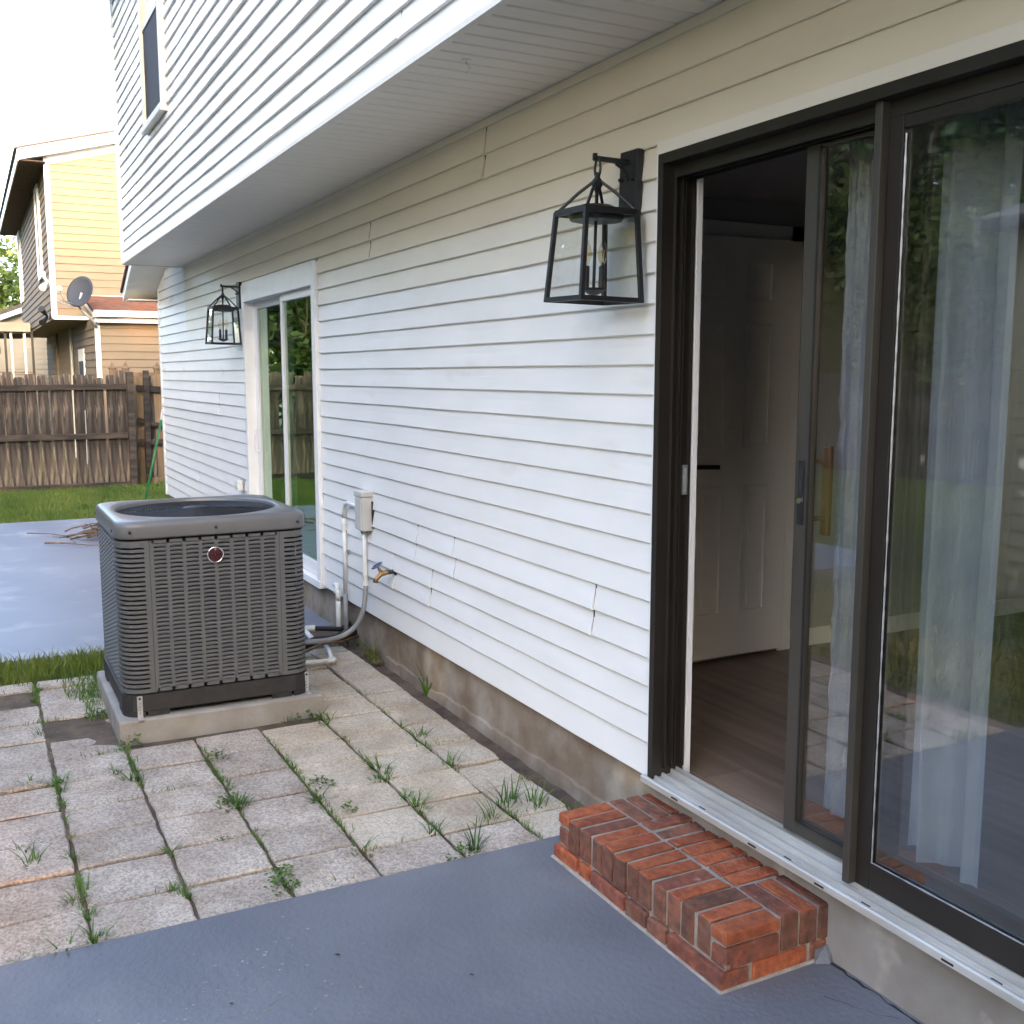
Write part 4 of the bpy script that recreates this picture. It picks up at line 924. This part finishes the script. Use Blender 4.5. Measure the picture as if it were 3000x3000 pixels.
MB().bar((-17.30, .30, -.02), (-17.30, 1.2, -.02), .035, .10).build('rail', M['wood_new'], gt)
MB().bar((-17.30, .30, 1.45), (-17.30, 1.2, 1.38), .035, .09).build('rail', M['wood_dark'], gt)
vf = thing('side_fence', (-18.0, .1, -.1), 'tan fence with pointed post caps beside the tan lean-to', 'fence')
for yy in (.05, .25, .74):
    MB().box(-18.05, -17.95, yy - .05, yy + .05, -.1, 1.74).build('post', M['wood_new'], vf)
    MB().lathe([(.068, 1.74), (.068, 1.765), (.03, 1.80), (.018, 1.83), (.006, 1.86)], (-18.0, yy, 0), 8).build('post_cap', M['wood_new'], vf)
for a_, b_, c_ in ((.05, .25, 1.70), (.25, .74, 1.66), (.05, .74, .2)): MB().bar((-18.0, a_, c_), (-18.0, b_, c_), .04, .06).build('rail', M['wood_new'], vf)
for k in range(9): MB().box(-18.008, -17.992, .30 + k * .046, .34 + k * .046, .0, 1.64).build('slat', M['wood_new'], vf)

# ------------------------------------------------------------------ the neighbour's house
NX0 = -19.88; LX = -18.58
nb = thing('neighbour_house', (NX0, -.6, 0), 'tan two-storey neighbouring house with white trim behind the fence', 'house')
def npl(ax, ay, bx, by, out, z, h, m='nb', par=None): plank(ax, ay, bx, by, out, z, h, M[m], par or nb, wav=.004, thick=.016, step=.5, seed=z)
MB().box(-30.2, NX0 - .002, -.648, 7.5, 2.63, 5.2).build('upper_wall', M['nb'], nb)
MB().box(-30.2, LX - .002, -.103, 7.5, -.3, 2.6).build('lower_wall', M['nb'], nb)
rl_ = lambda y: 5.20 + .272 * (y + 1.06)
z = 2.66
while z < 6.2:
    y0 = -.6 if z < 5.25 else (z + .05 - 5.2) / .272 - 1.06
    if y0 < 3.0: npl(NX0, y0, NX0, 3.2, (1, 0), z, .127)
    if z < 5.1: npl(-30.2, -.65, NX0 - .04, -.65, (0, -1), z, .127)
    z += .127
z = .0
while z < 2.55:
    npl(LX, -.05, LX, 3.0, (1, 0), z, .127)
    if z < 2.5: npl(-30.2, -.105, LX - .04, -.105, (0, -1), z, .127)
    z += .127
MB().box(NX0 - .04, NX0 + .022, -.672, -.585, 2.62, 5.3).build('corner_trim', M['trim'], nb)
MB().box(LX - .04, LX + .022, -.127, -.05, -.1, 2.62).build('corner_trim', M['trim'], nb)
MB().box(NX0 + .002, NX0 + .03, -.65, .0, 2.60, 2.66).build('band_trim', M['trim'], nb)
MB().box(-30.2, NX0, -.66, -.10, 2.60, 2.628).build('overhang_soffit', M['nb'], nb)
MB().prism([(-1.07, rl_(-1.07) - .01), (3.4, rl_(3.4) - .01), (3.4, rl_(3.4) + .17), (-1.07, rl_(-1.07) + .17)], 'X', NX0 + .20, NX0 + .225).build('rake_board', M['trim'], nb)
MB().prism([(-1.07, rl_(-1.07)), (3.4, rl_(3.4)), (3.4, rl_(3.4) + .02), (-1.07, rl_(-1.07) + .02)], 'X', NX0 + .0, NX0 + .2).build('rake_soffit', M['trim'], nb)
MB().prism([(-.63, rl_(-.63) - .14), (3.4, rl_(3.4) - .14), (3.4, rl_(3.4) - .001), (-.63, rl_(-.63) - .001)], 'X', NX0 + .001, NX0 + .03).build('frieze_board', M['trim'], nb)
MB().prism([(-1.12, rl_(-1.12) + .17), (3.4, rl_(3.4) + .172), (3.4, rl_(3.4) + .21), (-1.12, rl_(-1.12) + .20)], 'X', -30.5, NX0 + .25).build('roof', M['shingle_grey'], nb)
MB().box(-30.4, NX0 + .2, -1.08, -1.06, 5.17, 5.36).build('fascia_board', M['trim'], nb)
MB().box(-30.4, NX0 + .199, -1.06, -.645, 5.185, 5.20).build('eave_soffit', M['bark'], nb)
for xa, xb_ in ((-22.4, -21.5), (-29.6, -28.6)):
    wf = MB().box(xa, xa + .07, -.70, -.64, 3.5, 5.05).box(xb_ - .07, xb_, -.70, -.64, 3.5, 5.05).box(xa, xb_, -.70, -.64, 3.43, 3.5).box(xa, xb_, -.70, -.64, 5.05, 5.12).build('window', M['trim'], nb)
    MB().box(xa + .07, xb_ - .07, -.672, -.668, 3.5, 5.05).build('glass_pane', M['screen'], wf)
# lean-to with its shingled roof and gutter
MB().prism([(NX0 + .03, 3.02), (LX + .16, 2.70), (LX + .16, 2.66), (NX0 + .03, 2.96)], 'Y', -.16, 3.2).build('lean_to_roof', M['shingle'], nb)
MB().prism([(NX0 + .03, 2.955), (LX + .15, 2.655), (LX + .15, 2.58), (NX0 + .03, 2.88)], 'Y', -.16, -.13).build('lean_to_rake', M['trim'], nb)
MB().box(LX + .15, LX + .26, -.15, 3.2, 2.585, 2.69).build('gutter', M['trim'], nb, bevel=.015)
MB().box(LX + .0, LX + .15, -.13, 3.2, 2.50, 2.58).build('fascia_board', M['trim'], nb)
MB().box(NX0 + .002, NX0 + .04, -.09, 3.0, 2.96, 3.03).build('flashing', M['trim'], nb)
dr = MB().box(-21.55, -20.55, -.135, -.09, .0, 2.12).build('door', M['trim'], nb)
MB().box(-21.45, -20.65, -.14, -.132, 1.0, 1.9).build('door_glass', M['screen'], dr)
MB().tube([(-22.6, -.16, 2.55), (-22.6, -.16, 0)], .03, 8).build('downspout', M['box'], nb)
MB().box(-26.7, -26.4, -.16, -.09, .0, 2.58).build('pilaster', M['nb'], nb)
for nm, (x, y, z), lab in (('security_light', (NX0 - .1, -.70, 3.24), 'white flood light at the upper corner of the tan house'), ('security_light', (NX0 - .3, -.72, 2.66), 'dark flood light under the upper corner of the tan house')):
    t = thing(nm, (x, y, z), lab, 'flood light'); mm = M['trim'] if z > 3 else M['black']
    MB().lathe([(.06, .0), (.06, .02), (.02, .03)], (x, y + .02, z), 12, 'Y').build('mount', mm, t)
    for s_ in (-1, 1): MB().tube([(x, y, z), (x + .06, y - .05, z + s_ * .05), (x + .16, y - .10, z + s_ * .12)], [.015, .03, .062], 9).build('lamp_head', mm, t)
# satellite dish
ds = thing('satellite_dish', (-18.42, -.13, 2.5), 'grey satellite dish on a bent mast at the lean-to roof corner', 'satellite dish')
c_ = Vector((-18.42, -.345, 2.985)); axd = Vector((.70, -.62, .34)).normalized(); ud = Vector((0, 0, 1)); ud = (ud - axd * ud.dot(axd)).normalized(); vd = axd.cross(ud); vs = []; fs = []; nr, na = 6, 28
for i in range(nr + 1):
    r_ = i / nr
    for k in range(na):
        a = 2 * math.pi * k / na; vs.append(c_ + ud * math.sin(a) * r_ * .265 + vd * math.cos(a) * r_ * .235 + axd * .06 * (r_ * r_ - 1))
for i in range(nr):
    for k in range(na): fs.append((i * na + k, i * na + (k + 1) % na, (i + 1) * na + (k + 1) % na, (i + 1) * na + k))
dd = MB().add(vs, fs).build('reflector', M['dish'], ds, smooth=True); sm = dd.modifiers.new('shell', 'SOLIDIFY'); sm.thickness = .012
MB().tube([c_ - axd * .06, (-18.44, -.37, 2.76), (-18.44, -.30, 2.66), (-18.42, -.16, 2.52), (-18.5, -.11, 2.42)], .022, 8).build('mast', M['dish_arm'], ds, smooth=True)
MB().tube([c_ - ud * .25 + axd * .02, c_ - ud * .30 + axd * .30, c_ - ud * .16 + axd * .47], .014, 7).build('feed_arm', M['dish_arm'], ds, smooth=True)
MB().lathe([(.03, -.05), (.045, .05)], c_ - ud * .16 + axd * .47, 10, 'X').build('feed_horn', M['dish_arm'], ds)
MB().tube([(-18.45, -.45, 2.72), (-19.2, -.60, 2.86), (-19.86, -.66, 3.05)], .011, 6).build('brace', M['dish_arm'], ds)

# porch roof beside it, with posts and a ceiling fan, and the pale house beyond
pc = thing('porch_cover', (-26.0, -2.4, 0), 'low porch roof with thin posts at the left of the tan house', 'porch')
MB().box(-30, -26.05, -5.2, -.72, 2.66, 2.78).build('deck', M['shingle_grey'], pc)
MB().box(-26.05, -26.0, -5.2, -.70, 2.60, 2.80).build('fascia_board', M['nb_pale'], pc)
MB().box(-30, -26.06, -5.2, -.72, 2.56, 2.655).build('ceiling', M['bark'], pc)
for k, yy in enumerate((-.67, -.83, -1.10, -1.22, -1.75, -2.4, -3.6, -5.1)):
    MB().box(-26.12, -26.06, yy - .025, yy + .025, -.1, 2.6).build('post', M['galv'] if k in (1, 2, 5) else M['bronze'], pc)
MB().bar((-26.09, -.7, 1.7), (-26.09, -2.4, 1.7), .03).build('rail', M['wood_new'], pc)
cf = thing('ceiling_fan', (-26.6, -1.42, 2.55), 'dark ceiling fan hanging under the porch roof', 'ceiling fan')
MB().tube([(-26.6, -1.42, 2.56), (-26.6, -1.42, 2.30)], .02, 8).build('rod', M['black'], cf)
MB().lathe([(.05, 2.10), (.11, 2.14), (.11, 2.26), (.05, 2.31)], (-26.6, -1.42, 0), 16).build('motor', M['black'], cf)
for k in range(5):
    a = k * 1.2566 + 1.45; MB().prism([(.1, -.03), (.62, -.07), (.64, .06), (.1, .04)], 'Z', 2.16, 2.172).build('blade', M['black'], cf).rotation_euler = (0, 0, 0)
    b_ = cf.children[-1]; me_ = b_.data; me_.transform(Matrix.Translation((26.6, 1.42, -2.55)) if False else Matrix.Identity(4))
    for v_ in me_.vertices:
        x_, y_ = v_.co.x - 26.6, v_.co.y - 1.42
        x_, y_, = v_.co.x + (-26.6), v_.co.y + (-1.42)
        v_.co.x, v_.co.y = x_ * math.cos(a) - y_ * math.sin(a), x_ * math.sin(a) + y_ * math.cos(a)
ph = thing('far_house', (-36, -1, 0), 'pale lap-sided house seen beyond the porch posts', 'house')
MB().box(-40, -34.002, -3.0, 1.5, -.2, 2.45).build('wall', M['nb_pale'], ph)
z = 0
while z < 2.4: npl(-34, -3.0, -34, 1.5, (1, 0), z, .15, 'nb_pale', ph); z += .15
MB().prism([(-3.5, 2.36), (1.8, 4.48), (1.8, 4.60), (-3.5, 2.48)], 'X', -40.2, -33.7).build('roof', M['shingle_grey'], ph)
MB().prism([(-3.5, 2.22), (1.8, 4.34), (1.8, 4.475), (-3.5, 2.355)], 'X', -33.72, -33.69).build('rake_board', M['trim'], ph)
MB().prism([(-3.0, 2.40), (1.5, 4.22), (1.5, 2.40)], 'X', -34.1, -34.0).build('gable_wall', M['nb_pale'], ph)

# shed across the lawn (seen in the near door's glass)
sd_ = thing('garden_shed', (-3.3, -6.2, 0), 'olive lap-sided shed across the lawn, mirrored in the near door glass', 'shed')
MB().box(-5.24, -.6, -7.6, -4.80, -.15, 2.72).build('wall', M['shed'], sd_)
z = 0.02
while z < 2.65: plank(-5.25, -4.79, -.6, -4.79, (0, 1), z, .12, M['shed'], sd_, step=.6); z += .12
MB().box(-5.29, -5.22, -4.84, -4.76, -.1, 2.72).build('corner_trim', M['shed'], sd_)
MB().prism([(-7.8, 2.72), (-4.55, 2.72), (-4.55, 2.79), (-6.2, 3.3), (-7.8, 2.79)], 'X', -5.45, -.4).build('roof', M['shingle_grey'], sd_)

# ------------------------------------------------------------------ trees
SD = np.array(SUN_DIR)
def lit_gap(p):       # culls leaves along the sun's path so chosen patches stay lit
    keep = np.ones(len(p), bool)
    def hit_x(X): t = (p[:, 0] - X) / SD[0]; return p[:, 1] - t * SD[1], p[:, 2] - t * SD[2], t > 0
    y, z, f = hit_x(NX0)
    edge = 3.42 - .25 * (y - .2) + .10 * np.sin(y * 9) + .12 * np.sin(y * 3.1 + 1)
    keep &= ~(f & (y > -.72) & (y < .95) & (z > edge)); keep &= ~(f & (y > -1.5) & (y < .95) & (z > 5.05))
    y, z, f = hit_x(LX); keep &= ~(f & (y > .09) & (y < 1.1) & (z > 2.05) & (z < 3.3))
    t = p[:, 2] / SD[2]; x = p[:, 0] - t * SD[0]; y = p[:, 1] - t * SD[1]; yb = -2.055 + .125 * (x + 3.85)
    keep &= ~((t > 0) & (x > -7.0) & (x < -2.2) & (y < yb + .42) & (y > yb - 1.8))
    return keep
def tree(name, base, h, clumps, n, size, label, seed, m='leaf', trunk=.16, gaps=False, group=None, low=None):
    rg = np.random.RandomState(seed); b = Vector(base); t = thing(name, base, label, 'tree', group)
    tr = MB(); top = b + Vector((0, 0, h * .75)); mid = b + Vector((rg.uniform(-.2, .2), rg.uniform(-.2, .2), h * .4))
    tr.tube([b - Vector((0, 0, .3)), b + Vector((0, 0, .3)), mid, top], [trunk * 1.25, trunk, trunk * .7, trunk * .2], 9)
    for c in clumps:
        cc = b + Vector(c[:3]); tr.tube([mid if cc.z > mid.z else b + Vector((0, 0, h * .2)), (mid + cc) / 2 + Vector((0, 0, -.1)), cc], [trunk * .4, trunk * .25, trunk * .08], 6)
    tr.build('trunk', M['bark'], t, smooth=True)
    w = np.array([c[3] * c[3] * c[4] for c in clumps]); w = w / w.sum(); idx = rg.choice(len(clumps), n, p=w); cl = np.array(clumps)[idx]
    d = rg.normal(size=(n, 3)); d /= np.linalg.norm(d, axis=1)[:, None]; rr = rg.uniform(.25, 1, n) ** .45
    p = cl[:, :3] + d * rr[:, None] * np.stack([cl[:, 3], cl[:, 3], cl[:, 4]], 1) + np.array(base)
    p += rg.normal(size=(n, 3)) * size * .8
    p = p[p[:, 2] > base[2] + (low if low is not None else .3)]
    if gaps: p = p[lit_gap(p)]
    n = len(p); a = rg.normal(size=(n, 3)); a[:, 2] *= .7; a /= np.linalg.norm(a, axis=1)[:, None]; q = rg.normal(size=(n, 3)); q = np.cross(a, q); q /= np.linalg.norm(q, axis=1)[:, None]
    s = size * rg.uniform(.6, 1.25, n)[:, None]; a = a * s; q = q * s * .55
    V = np.stack([p - a, p - a * .1 + q, p + a, p - a * .1 - q], 1).reshape(-1, 3) - np.array(base)
    F = np.arange(n * 4).reshape(n, 4); link('crown', npmesh('crown', V, F, M[m]), t)
    return t
def ball(h, r, k, seed, zlo=.35):
    rg = random.Random(seed); out = []
    for i in range(k):
        a = rg.uniform(0, 6.28); z = rg.uniform(zlo, .95); q = r * math.sin(math.pi * min(1, (1.15 - z) / .85)) ** .5 * rg.uniform(.3, .75)
        out.append((q * math.cos(a), q * math.sin(a), h * z, r * rg.uniform(.32, .52), r * rg.uniform(.28, .45)))
    return out
G1 = 'trees beyond the back fence'
for i, (x, y, h, r, m) in enumerate(((-21.5, -5.6, 7.5, 2.6, 'leaf_b'), (-24.5, -9.0, 10.5, 3.6, 'leaf'), (-20.0, -12.6, 10.5, 3.4, 'leaf_b'), (-15.5, -14.4, 11.0, 3.6, 'leaf'), (-11.0, -15.4, 11.0, 3.6, 'leaf_b'), (-6.5, -14.6, 8.5, 3.2, 'leaf'), (-2.0, -15.0, 9.0, 3.2, 'leaf'), (3.0, -14.5, 8.0, 3.0, 'leaf_b'), (-18.5, -18.0, 13.5, 4.6, 'leaf'), (-24.5, -14.0, 13.0, 4.6, 'leaf'), (-14.5, -18.5, 13.5, 4.6, 'leaf'), (-21.5, -16.0, 12.0, 4.4, 'leaf_b'), (-29.0, -8.5, 10.5, 3.8, 'leaf'), (-12.0, -19.0, 12.0, 4.4, 'leaf'), (-4.0, -19.0, 12.0, 4.4, 'leaf'), (-27.0, -6.6, 7.5, 2.6, 'leaf_b'))):
    tree('leafy_tree', (x, y, -.1), h, ball(h, r, 34, 70 + i, .06), 15000, .105 if i < 8 else .19, 'bushy green tree beyond the wooden fence, mirrored in the door glass', 20 + i, m, group=G1)
for i, (x, y, h, r) in enumerate(((-20.6, -4.0, 5.0, 1.5), (-19.2, -5.6, 4.6, 1.9), (-19.4, -8.0, 5.0, 2.2), (-18.8, -13.2, 4.6, 2.4), (-15.2, -13.0, 4.8, 2.4), (-11.8, -13.2, 4.4, 2.4), (-8.4, -13.0, 4.8, 2.4), (-5.0, -13.2, 4.5, 2.4), (-1.6, -13.0, 4.6, 2.4), (-23.0, -11.0, 5.2, 2.6))):
    tree('bush', (x, y, -.1), h, ball(h, r, 22, 270 + i, .04), 7000, .085, 'dense leafy bush growing close behind the wooden fence', 120 + i, 'leaf_b' if i % 2 else 'leaf', .06, group='bushes behind the fence')
G2 = 'unseen trees added to block the low sun'  # unseen tree rows added to keep low sun and warm glow off the yard
for i, (x, y, h, r) in enumerate(((15.5, -1.0, 11.5, 3.6), (15.0, -5.0, 11.8, 3.8), (16.0, -9.0, 13.5, 3.8), (15.2, -13.0, 14.5, 4.2), (17.5, -17.0, 14.0, 4.2), (20.0, 4.0, 12.0, 4.4), (21.0, -2.5, 13.0, 4.6), (21.0, -7.5, 13.5, 4.6), (20.5, -13.0, 14.0, 4.6), (22.0, -22.0, 14.0, 5.0))):
    tree('sun_blocker_tree', (x, y, -.1), h, ball(h, r, 26, 170 + i, .1), 7000, .34, 'tall dense tree added unseen behind the viewer to block the low sun', 50 + i, 'leaf', .22, True, G2, low=.2)
tree('far_tree', (-44.0, -1.6, -.1), 6.4, ball(6.4, 2.9, 34, 7, .1), 16000, .13, 'green bushy tree beyond the pale house at the far left', 99, 'leaf')
tree('far_tree', (-58.0, -4.6, -.1), 10.0, ball(10.0, 3.0, 14, 9, .3), 2200, .2, 'taller sparse tree rising behind the bushy tree at the far left', 98, 'leaf')

# ------------------------------------------------------------------ grass and weeds
def blades(name, pts, hgt, wid, m, seed, lean=.5):
    rg = np.random.RandomState(seed); n = len(pts); h = hgt * rg.uniform(.5, 1.2, n); a = rg.uniform(0, 6.283, n); l = rg.uniform(0, lean, n) * h; b = rg.uniform(0, 6.283, n)
    dx, dy = np.cos(a) * wid / 2, np.sin(a) * wid / 2; P_ = pts
    v0 = np.stack([P_[:, 0] - dx, P_[:, 1] - dy, P_[:, 2]], 1); v1 = np.stack([P_[:, 0] + dx, P_[:, 1] + dy, P_[:, 2]], 1)
    mx, my = np.cos(b) * l * .35, np.sin(b) * l * .35
    v2 = np.stack([P_[:, 0] + dx * .7 + mx, P_[:, 1] + dy * .7 + my, P_[:, 2] + h * .6], 1); v3 = np.stack([P_[:, 0] - dx * .7 + mx, P_[:, 1] - dy * .7 + my, P_[:, 2] + h * .6], 1)
    v4 = np.stack([P_[:, 0] + np.cos(b) * l, P_[:, 1] + np.sin(b) * l, P_[:, 2] + h], 1)
    V = np.stack([v0, v1, v2, v3, v4], 1).reshape(-1, 3); i = np.arange(n)[:, None] * 5
    F = np.concatenate([i + np.array([[0, 1, 2]]), i + np.array([[0, 2, 3]]), i + np.array([[3, 2, 4]])], 0)
    return npmesh(name, V, F, m)
rg = np.random.RandomState(1)
def region(n, x0, x1, y0, y1, z): return np.stack([rg.uniform(x0, x1, n), rg.uniform(y0, y1, n), np.full(n, z)], 1)
o = link('lawn_grass', blades('lawn_grass', np.concatenate([region(45000, -16.95, -12.96, -2.7, 1.2, -.1), region(9000, -19.5, -16.9, -2.4, 1.2, -.1)]), .10, .009, M['grass'], 4, 1.1)); tag(o, 'short green lawn between the far slab and the fence', 'grass', kind='stuff')
o = link('yard_grass', blades('yard_grass', np.concatenate([region(40000, -16.9, -3.2, -11.7, -5.2, -.1), region(60000, -9.5, 2.0, -11.7, -2.3, -.1)]), .09, .014, M['grass'], 5, 1.2)); tag(o, 'open lawn stretching to the back fence', 'grass', kind='stuff')
sp = region(8000, -6.62, -6.02, -2.6, -.35, -.03); dens = rg.uniform(0, 1, len(sp)) < np.clip(1.15 - np.abs(sp[:, 0] + 6.38) / .33, 0, 1)
o = link('strip_grass', blades('strip_grass', sp[dens], .085, .0065, M['grass'], 6, .9)); tag(o, 'strip of longer grass between the pavers and the far blue slab', 'grass', kind='stuff')
side = np.concatenate([region(160, -5.93, -5.82, -1.60, -.9, -.02), region(120, -5.85, -5.30, -1.64, -1.55, -.02), region(220, -6.05, -5.6, -1.70, -1.52, -.02)])
o = link('edge_grass', blades('edge_grass', side, .075, .005, M['weed'], 7, .9)); tag(o, 'grass crowding against the left side of the concrete pad', 'grass', kind='stuff')

jp = []
for yv in yj[1:-1]:
    xv = np.arange(-6.05, -3.12, .004); d_ = np.array([noise.noise(Vector((x * 1.7, yv * 3, 2))) + .5 * noise.noise(Vector((x * 6, yv * 5, 7))) for x in xv]); ok = rg.uniform(-.1, .8, len(xv)) < d_
    for r_ in range(3): k_ = ok & (rg.uniform(0, 1, len(xv)) < .5); jp.append(np.stack([xv[k_], yv + rg.normal(0, .010, k_.sum()), np.full(k_.sum(), -.010)], 1))
for xv0 in base_x[1:-1]:
    yv = np.arange(-2.12, -.09, .004); d_ = np.array([noise.noise(Vector((xv0 * 3, y * 1.9, 11))) + .4 * noise.noise(Vector((xv0 * 5, y * 6, 17))) for y in yv]); ok = rg.uniform(.15, 1.0, len(yv)) < d_
    jp.append(np.stack([xv0 + rg.normal(0, .010, ok.sum()), yv[ok], np.full(ok.sum(), -.010)], 1))
jp = np.concatenate(jp); ip = (jp[:, 0] > -5.84) & (jp[:, 0] < -4.84) & (jp[:, 1] > -1.56) & (jp[:, 1] < -.58); jp = jp[~ip]
o = link('joint_grass', blades('joint_grass', jp, .032, .004, M['weed'], 17, 1.3)); tag(o, 'fine low grass creeping along the joints of the paving', 'grass', kind='stuff')
def tuft_mesh(seed, n, h, w, m, spread=.03, lean=.9):
    r = random.Random(seed); mb = MB()
    for k in range(n):
        a = r.uniform(0, 6.28); L_ = h * r.uniform(.45, 1.15); q = r.uniform(0, spread); x, y = q * math.cos(a), q * math.sin(a); a2 = a + r.uniform(-.8, .8); ln_ = r.uniform(.25, lean); c, s = math.cos(a2), math.sin(a2); ww = w * r.uniform(.7, 1.3); vs = []
        for t_ in (0, .4, .75, 1):
            rr = L_ * ln_ * t_ ** 1.6; zz = L_ * (t_ - .38 * ln_ * t_ * t_); hw = ww * (1 - t_ ** 2) / 2 + .0004
            vs += [(x + c * rr - s * hw, y + s * rr + c * hw, zz), (x + c * rr + s * hw, y + s * rr - c * hw, zz)]
        mb.add(vs, [(0, 1, 3, 2), (2, 3, 5, 4), (4, 5, 7, 6)])
    me = bpy.data.meshes.new('weed_tuft'); me.from_pydata(mb.v, [], mb.f); me.materials.append(m); me.update(); return me
def broad_mesh(seed, n, R_, m):
    r = random.Random(seed); mb = MB()
    for k in range(n):
        a = r.uniform(0, 6.28); q = R_ * r.uniform(.1, 1); x, y = q * math.cos(a), q * math.sin(a); z = r.uniform(.008, .05) * (1.3 - q / R_); L_ = r.uniform(.010, .020); t_ = r.uniform(-.4, .6); c, s = math.cos(a), math.sin(a)
        mb.add([(x, y, z), (x + c * L_ * .5 - s * L_ * .42, y + s * L_ * .5 + c * L_ * .42, z + t_ * L_ * .4 + .004), (x + c * L_, y + s * L_, z + t_ * L_), (x + c * L_ * .5 + s * L_ * .42, y + s * L_ * .5 - c * L_ * .42, z + t_ * L_ * .4 + .004)], [(0, 1, 2, 3)])
    me = bpy.data.meshes.new('broadleaf_weed'); me.from_pydata(mb.v, [], mb.f); me.materials.append(m); me.update(); return me
tm = [tuft_mesh(k, 16 + 5 * (k % 3), .055 + .012 * (k % 4), .0042, M['weed'], .028 + .006 * (k % 2)) for k in range(6)]
td = [tuft_mesh(20 + k, 18, .045, .0035, M['weed_dry'], .03, 1.2) for k in range(3)]
bmh = [broad_mesh(k, 34 + 8 * k, .038 + .008 * k, M['weed']) for k in range(3)]
W1 = [(-5.92, -1.84), (-5.76, -1.86), (-5.6, -1.98), (-5.16, -1.85), (-4.5, -1.84), (-4.51, -1.9), (-4.44, -1.82), (-4.26, -1.83), (-3.92, -1.83), (-3.74, -1.84), (-3.55, -1.83), (-3.42, -1.86), (-3.47, -1.83), (-3.3, -1.83), (-3.15, -1.83), (-3.125, -1.71), (-4.4, -1.56), (-4.54, -1.6), (-5.57, -1.60), (-5.81, -1.60), (-4.53, -1.2), (-4.14, -1.22), (-3.99, -1.22), (-3.9, -1.27), (-3.94, -1.23), (-3.38, -1.57), (-3.3, -1.54), (-6.0, -1.57), (-4.79, -1.62), (-3.89, -1.98), (-3.78, -2.0), (-4.75, -.59), (-4.49, -.61), (-4.06, -.62), (-3.95, -.61), (-3.9, -.62), (-4.51, -.31), (-4.32, -.31), (-4.24, -.17), (-3.95, -.32), (-3.74, -.6), (-3.7, -.62), (-3.62, -.61), (-3.56, -.61), (-3.64, -.13), (-3.38, -.13), (-3.34, -.93), (-3.3, -.91), (-3.37, -.65), (-3.84, -.92), (-3.135, -1.06), (-6.06, .0), (-5.81, -.01), (-5.70, -.03), (-5.62, -.05), (-6.85, .03), (-3.125, -1.9), (-3.125, -2.02), (-3.64, -1.53), (-4.86, -.78), (-4.84, -.62)]
rw = random.Random(21)
for i, (x, y) in enumerate(W1):
    for rep in range(rw.choice((1, 1, 2))):
        dry = rw.random() < .18; me = rw.choice(td) if dry else rw.choice(tm); xx, yy = x + (rw.uniform(-.05, .05) if rep else 0), y + (rw.uniform(-.05, .05) if rep else 0)
        o = link('weed_tuft', me, None, (xx, yy, -.012)); o.rotation_euler = (0, 0, rw.uniform(0, 6.28)); sc = rw.uniform(.75, 1.3) * (1.0 if y > -1.4 else .85); o.scale = (sc, sc, sc * rw.uniform(.55, .95))
        where = 'at the left edge of the paving' if yy < -1.72 else 'beside the concrete pad' if xx < -4.3 and yy < -.5 else 'near the house foundation' if yy > -.45 else 'along the joint nearest the near blue slab' if xx > -3.42 else 'in the middle of the paving'
        tag(o, ('straw-coloured grass tuft ' if dry else 'small green grass tuft ') + where, 'weed', ('dry tufts ' if dry else 'green tufts ') + where)
for i, (x, y, s) in enumerate(((-3.3, -1.23, 1.0), (-3.21, -1.25, 1.15), (-3.97, -.88, 1.0), (-3.69, -.85, .85), (-3.84, -.93, .6), (-4.48, -1.18, .8), (-4.84, -.70, 1.1), (-3.99, -1.25, .9), (-4.83, -1.50, 1.0), (-5.35, -1.60, 1.2), (-3.64, -1.34, .55), (-3.13, -.63, 1.0))):
    o = link('broadleaf_weed', bmh[i % 3], None, (x, y, -.01)); o.rotation_euler = (0, 0, i * 1.3); o.scale = (s, s, s * 1.1)
    tag(o, 'round-leaved weed sprouting between pavers', 'weed', 'round-leaved weeds between the pavers')
def special(x, y, z, me, s, label, name='weed_tuft'):
    o = link(name, me, None, (x, y, z)); o.scale = (s, s, s); return tag(o, label, 'weed')
special(-3.155, -.575, .0, tuft_mesh(90, 15, .115, .0085, M['weed_dark'], .02, .75), 1, 'dark spiky weed at the edge of the near blue slab')
special(-4.96, .0, -.02, tuft_mesh(91, 9, .20, .011, M['weed'], .02, .55), 1, 'tall bright weed standing against the foundation')
special(-3.47, -.29, -.01, tuft_mesh(92, 26, .125, .0055, M['weed'], .05, .9), 1, 'big grass clump in the last paver row before the brick step, left half')
special(-3.40, -.20, -.01, tuft_mesh(93, 24, .115, .0055, M['weed'], .05, .9), 1, 'big grass clump in the last paver row before the brick step, right half')
special(-3.36, -.40, -.01, tuft_mesh(94, 18, .10, .0045, M['weed'], .06, 1.1), 1, 'low sprawling grass clump on the pavers left of the brick step')
special(-3.25, -.11, -.01, tuft_mesh(95, 12, .105, .005, M['weed'], .03, 1.0), 1, 'thin grass clump beside the back corner of the brick step')
special(-5.75, -.0, -.01, tuft_mesh(96, 40, .12, .006, M['weed_dry'], .12, .9), 1, 'dry straggly grass clump at the foundation near the pipes')
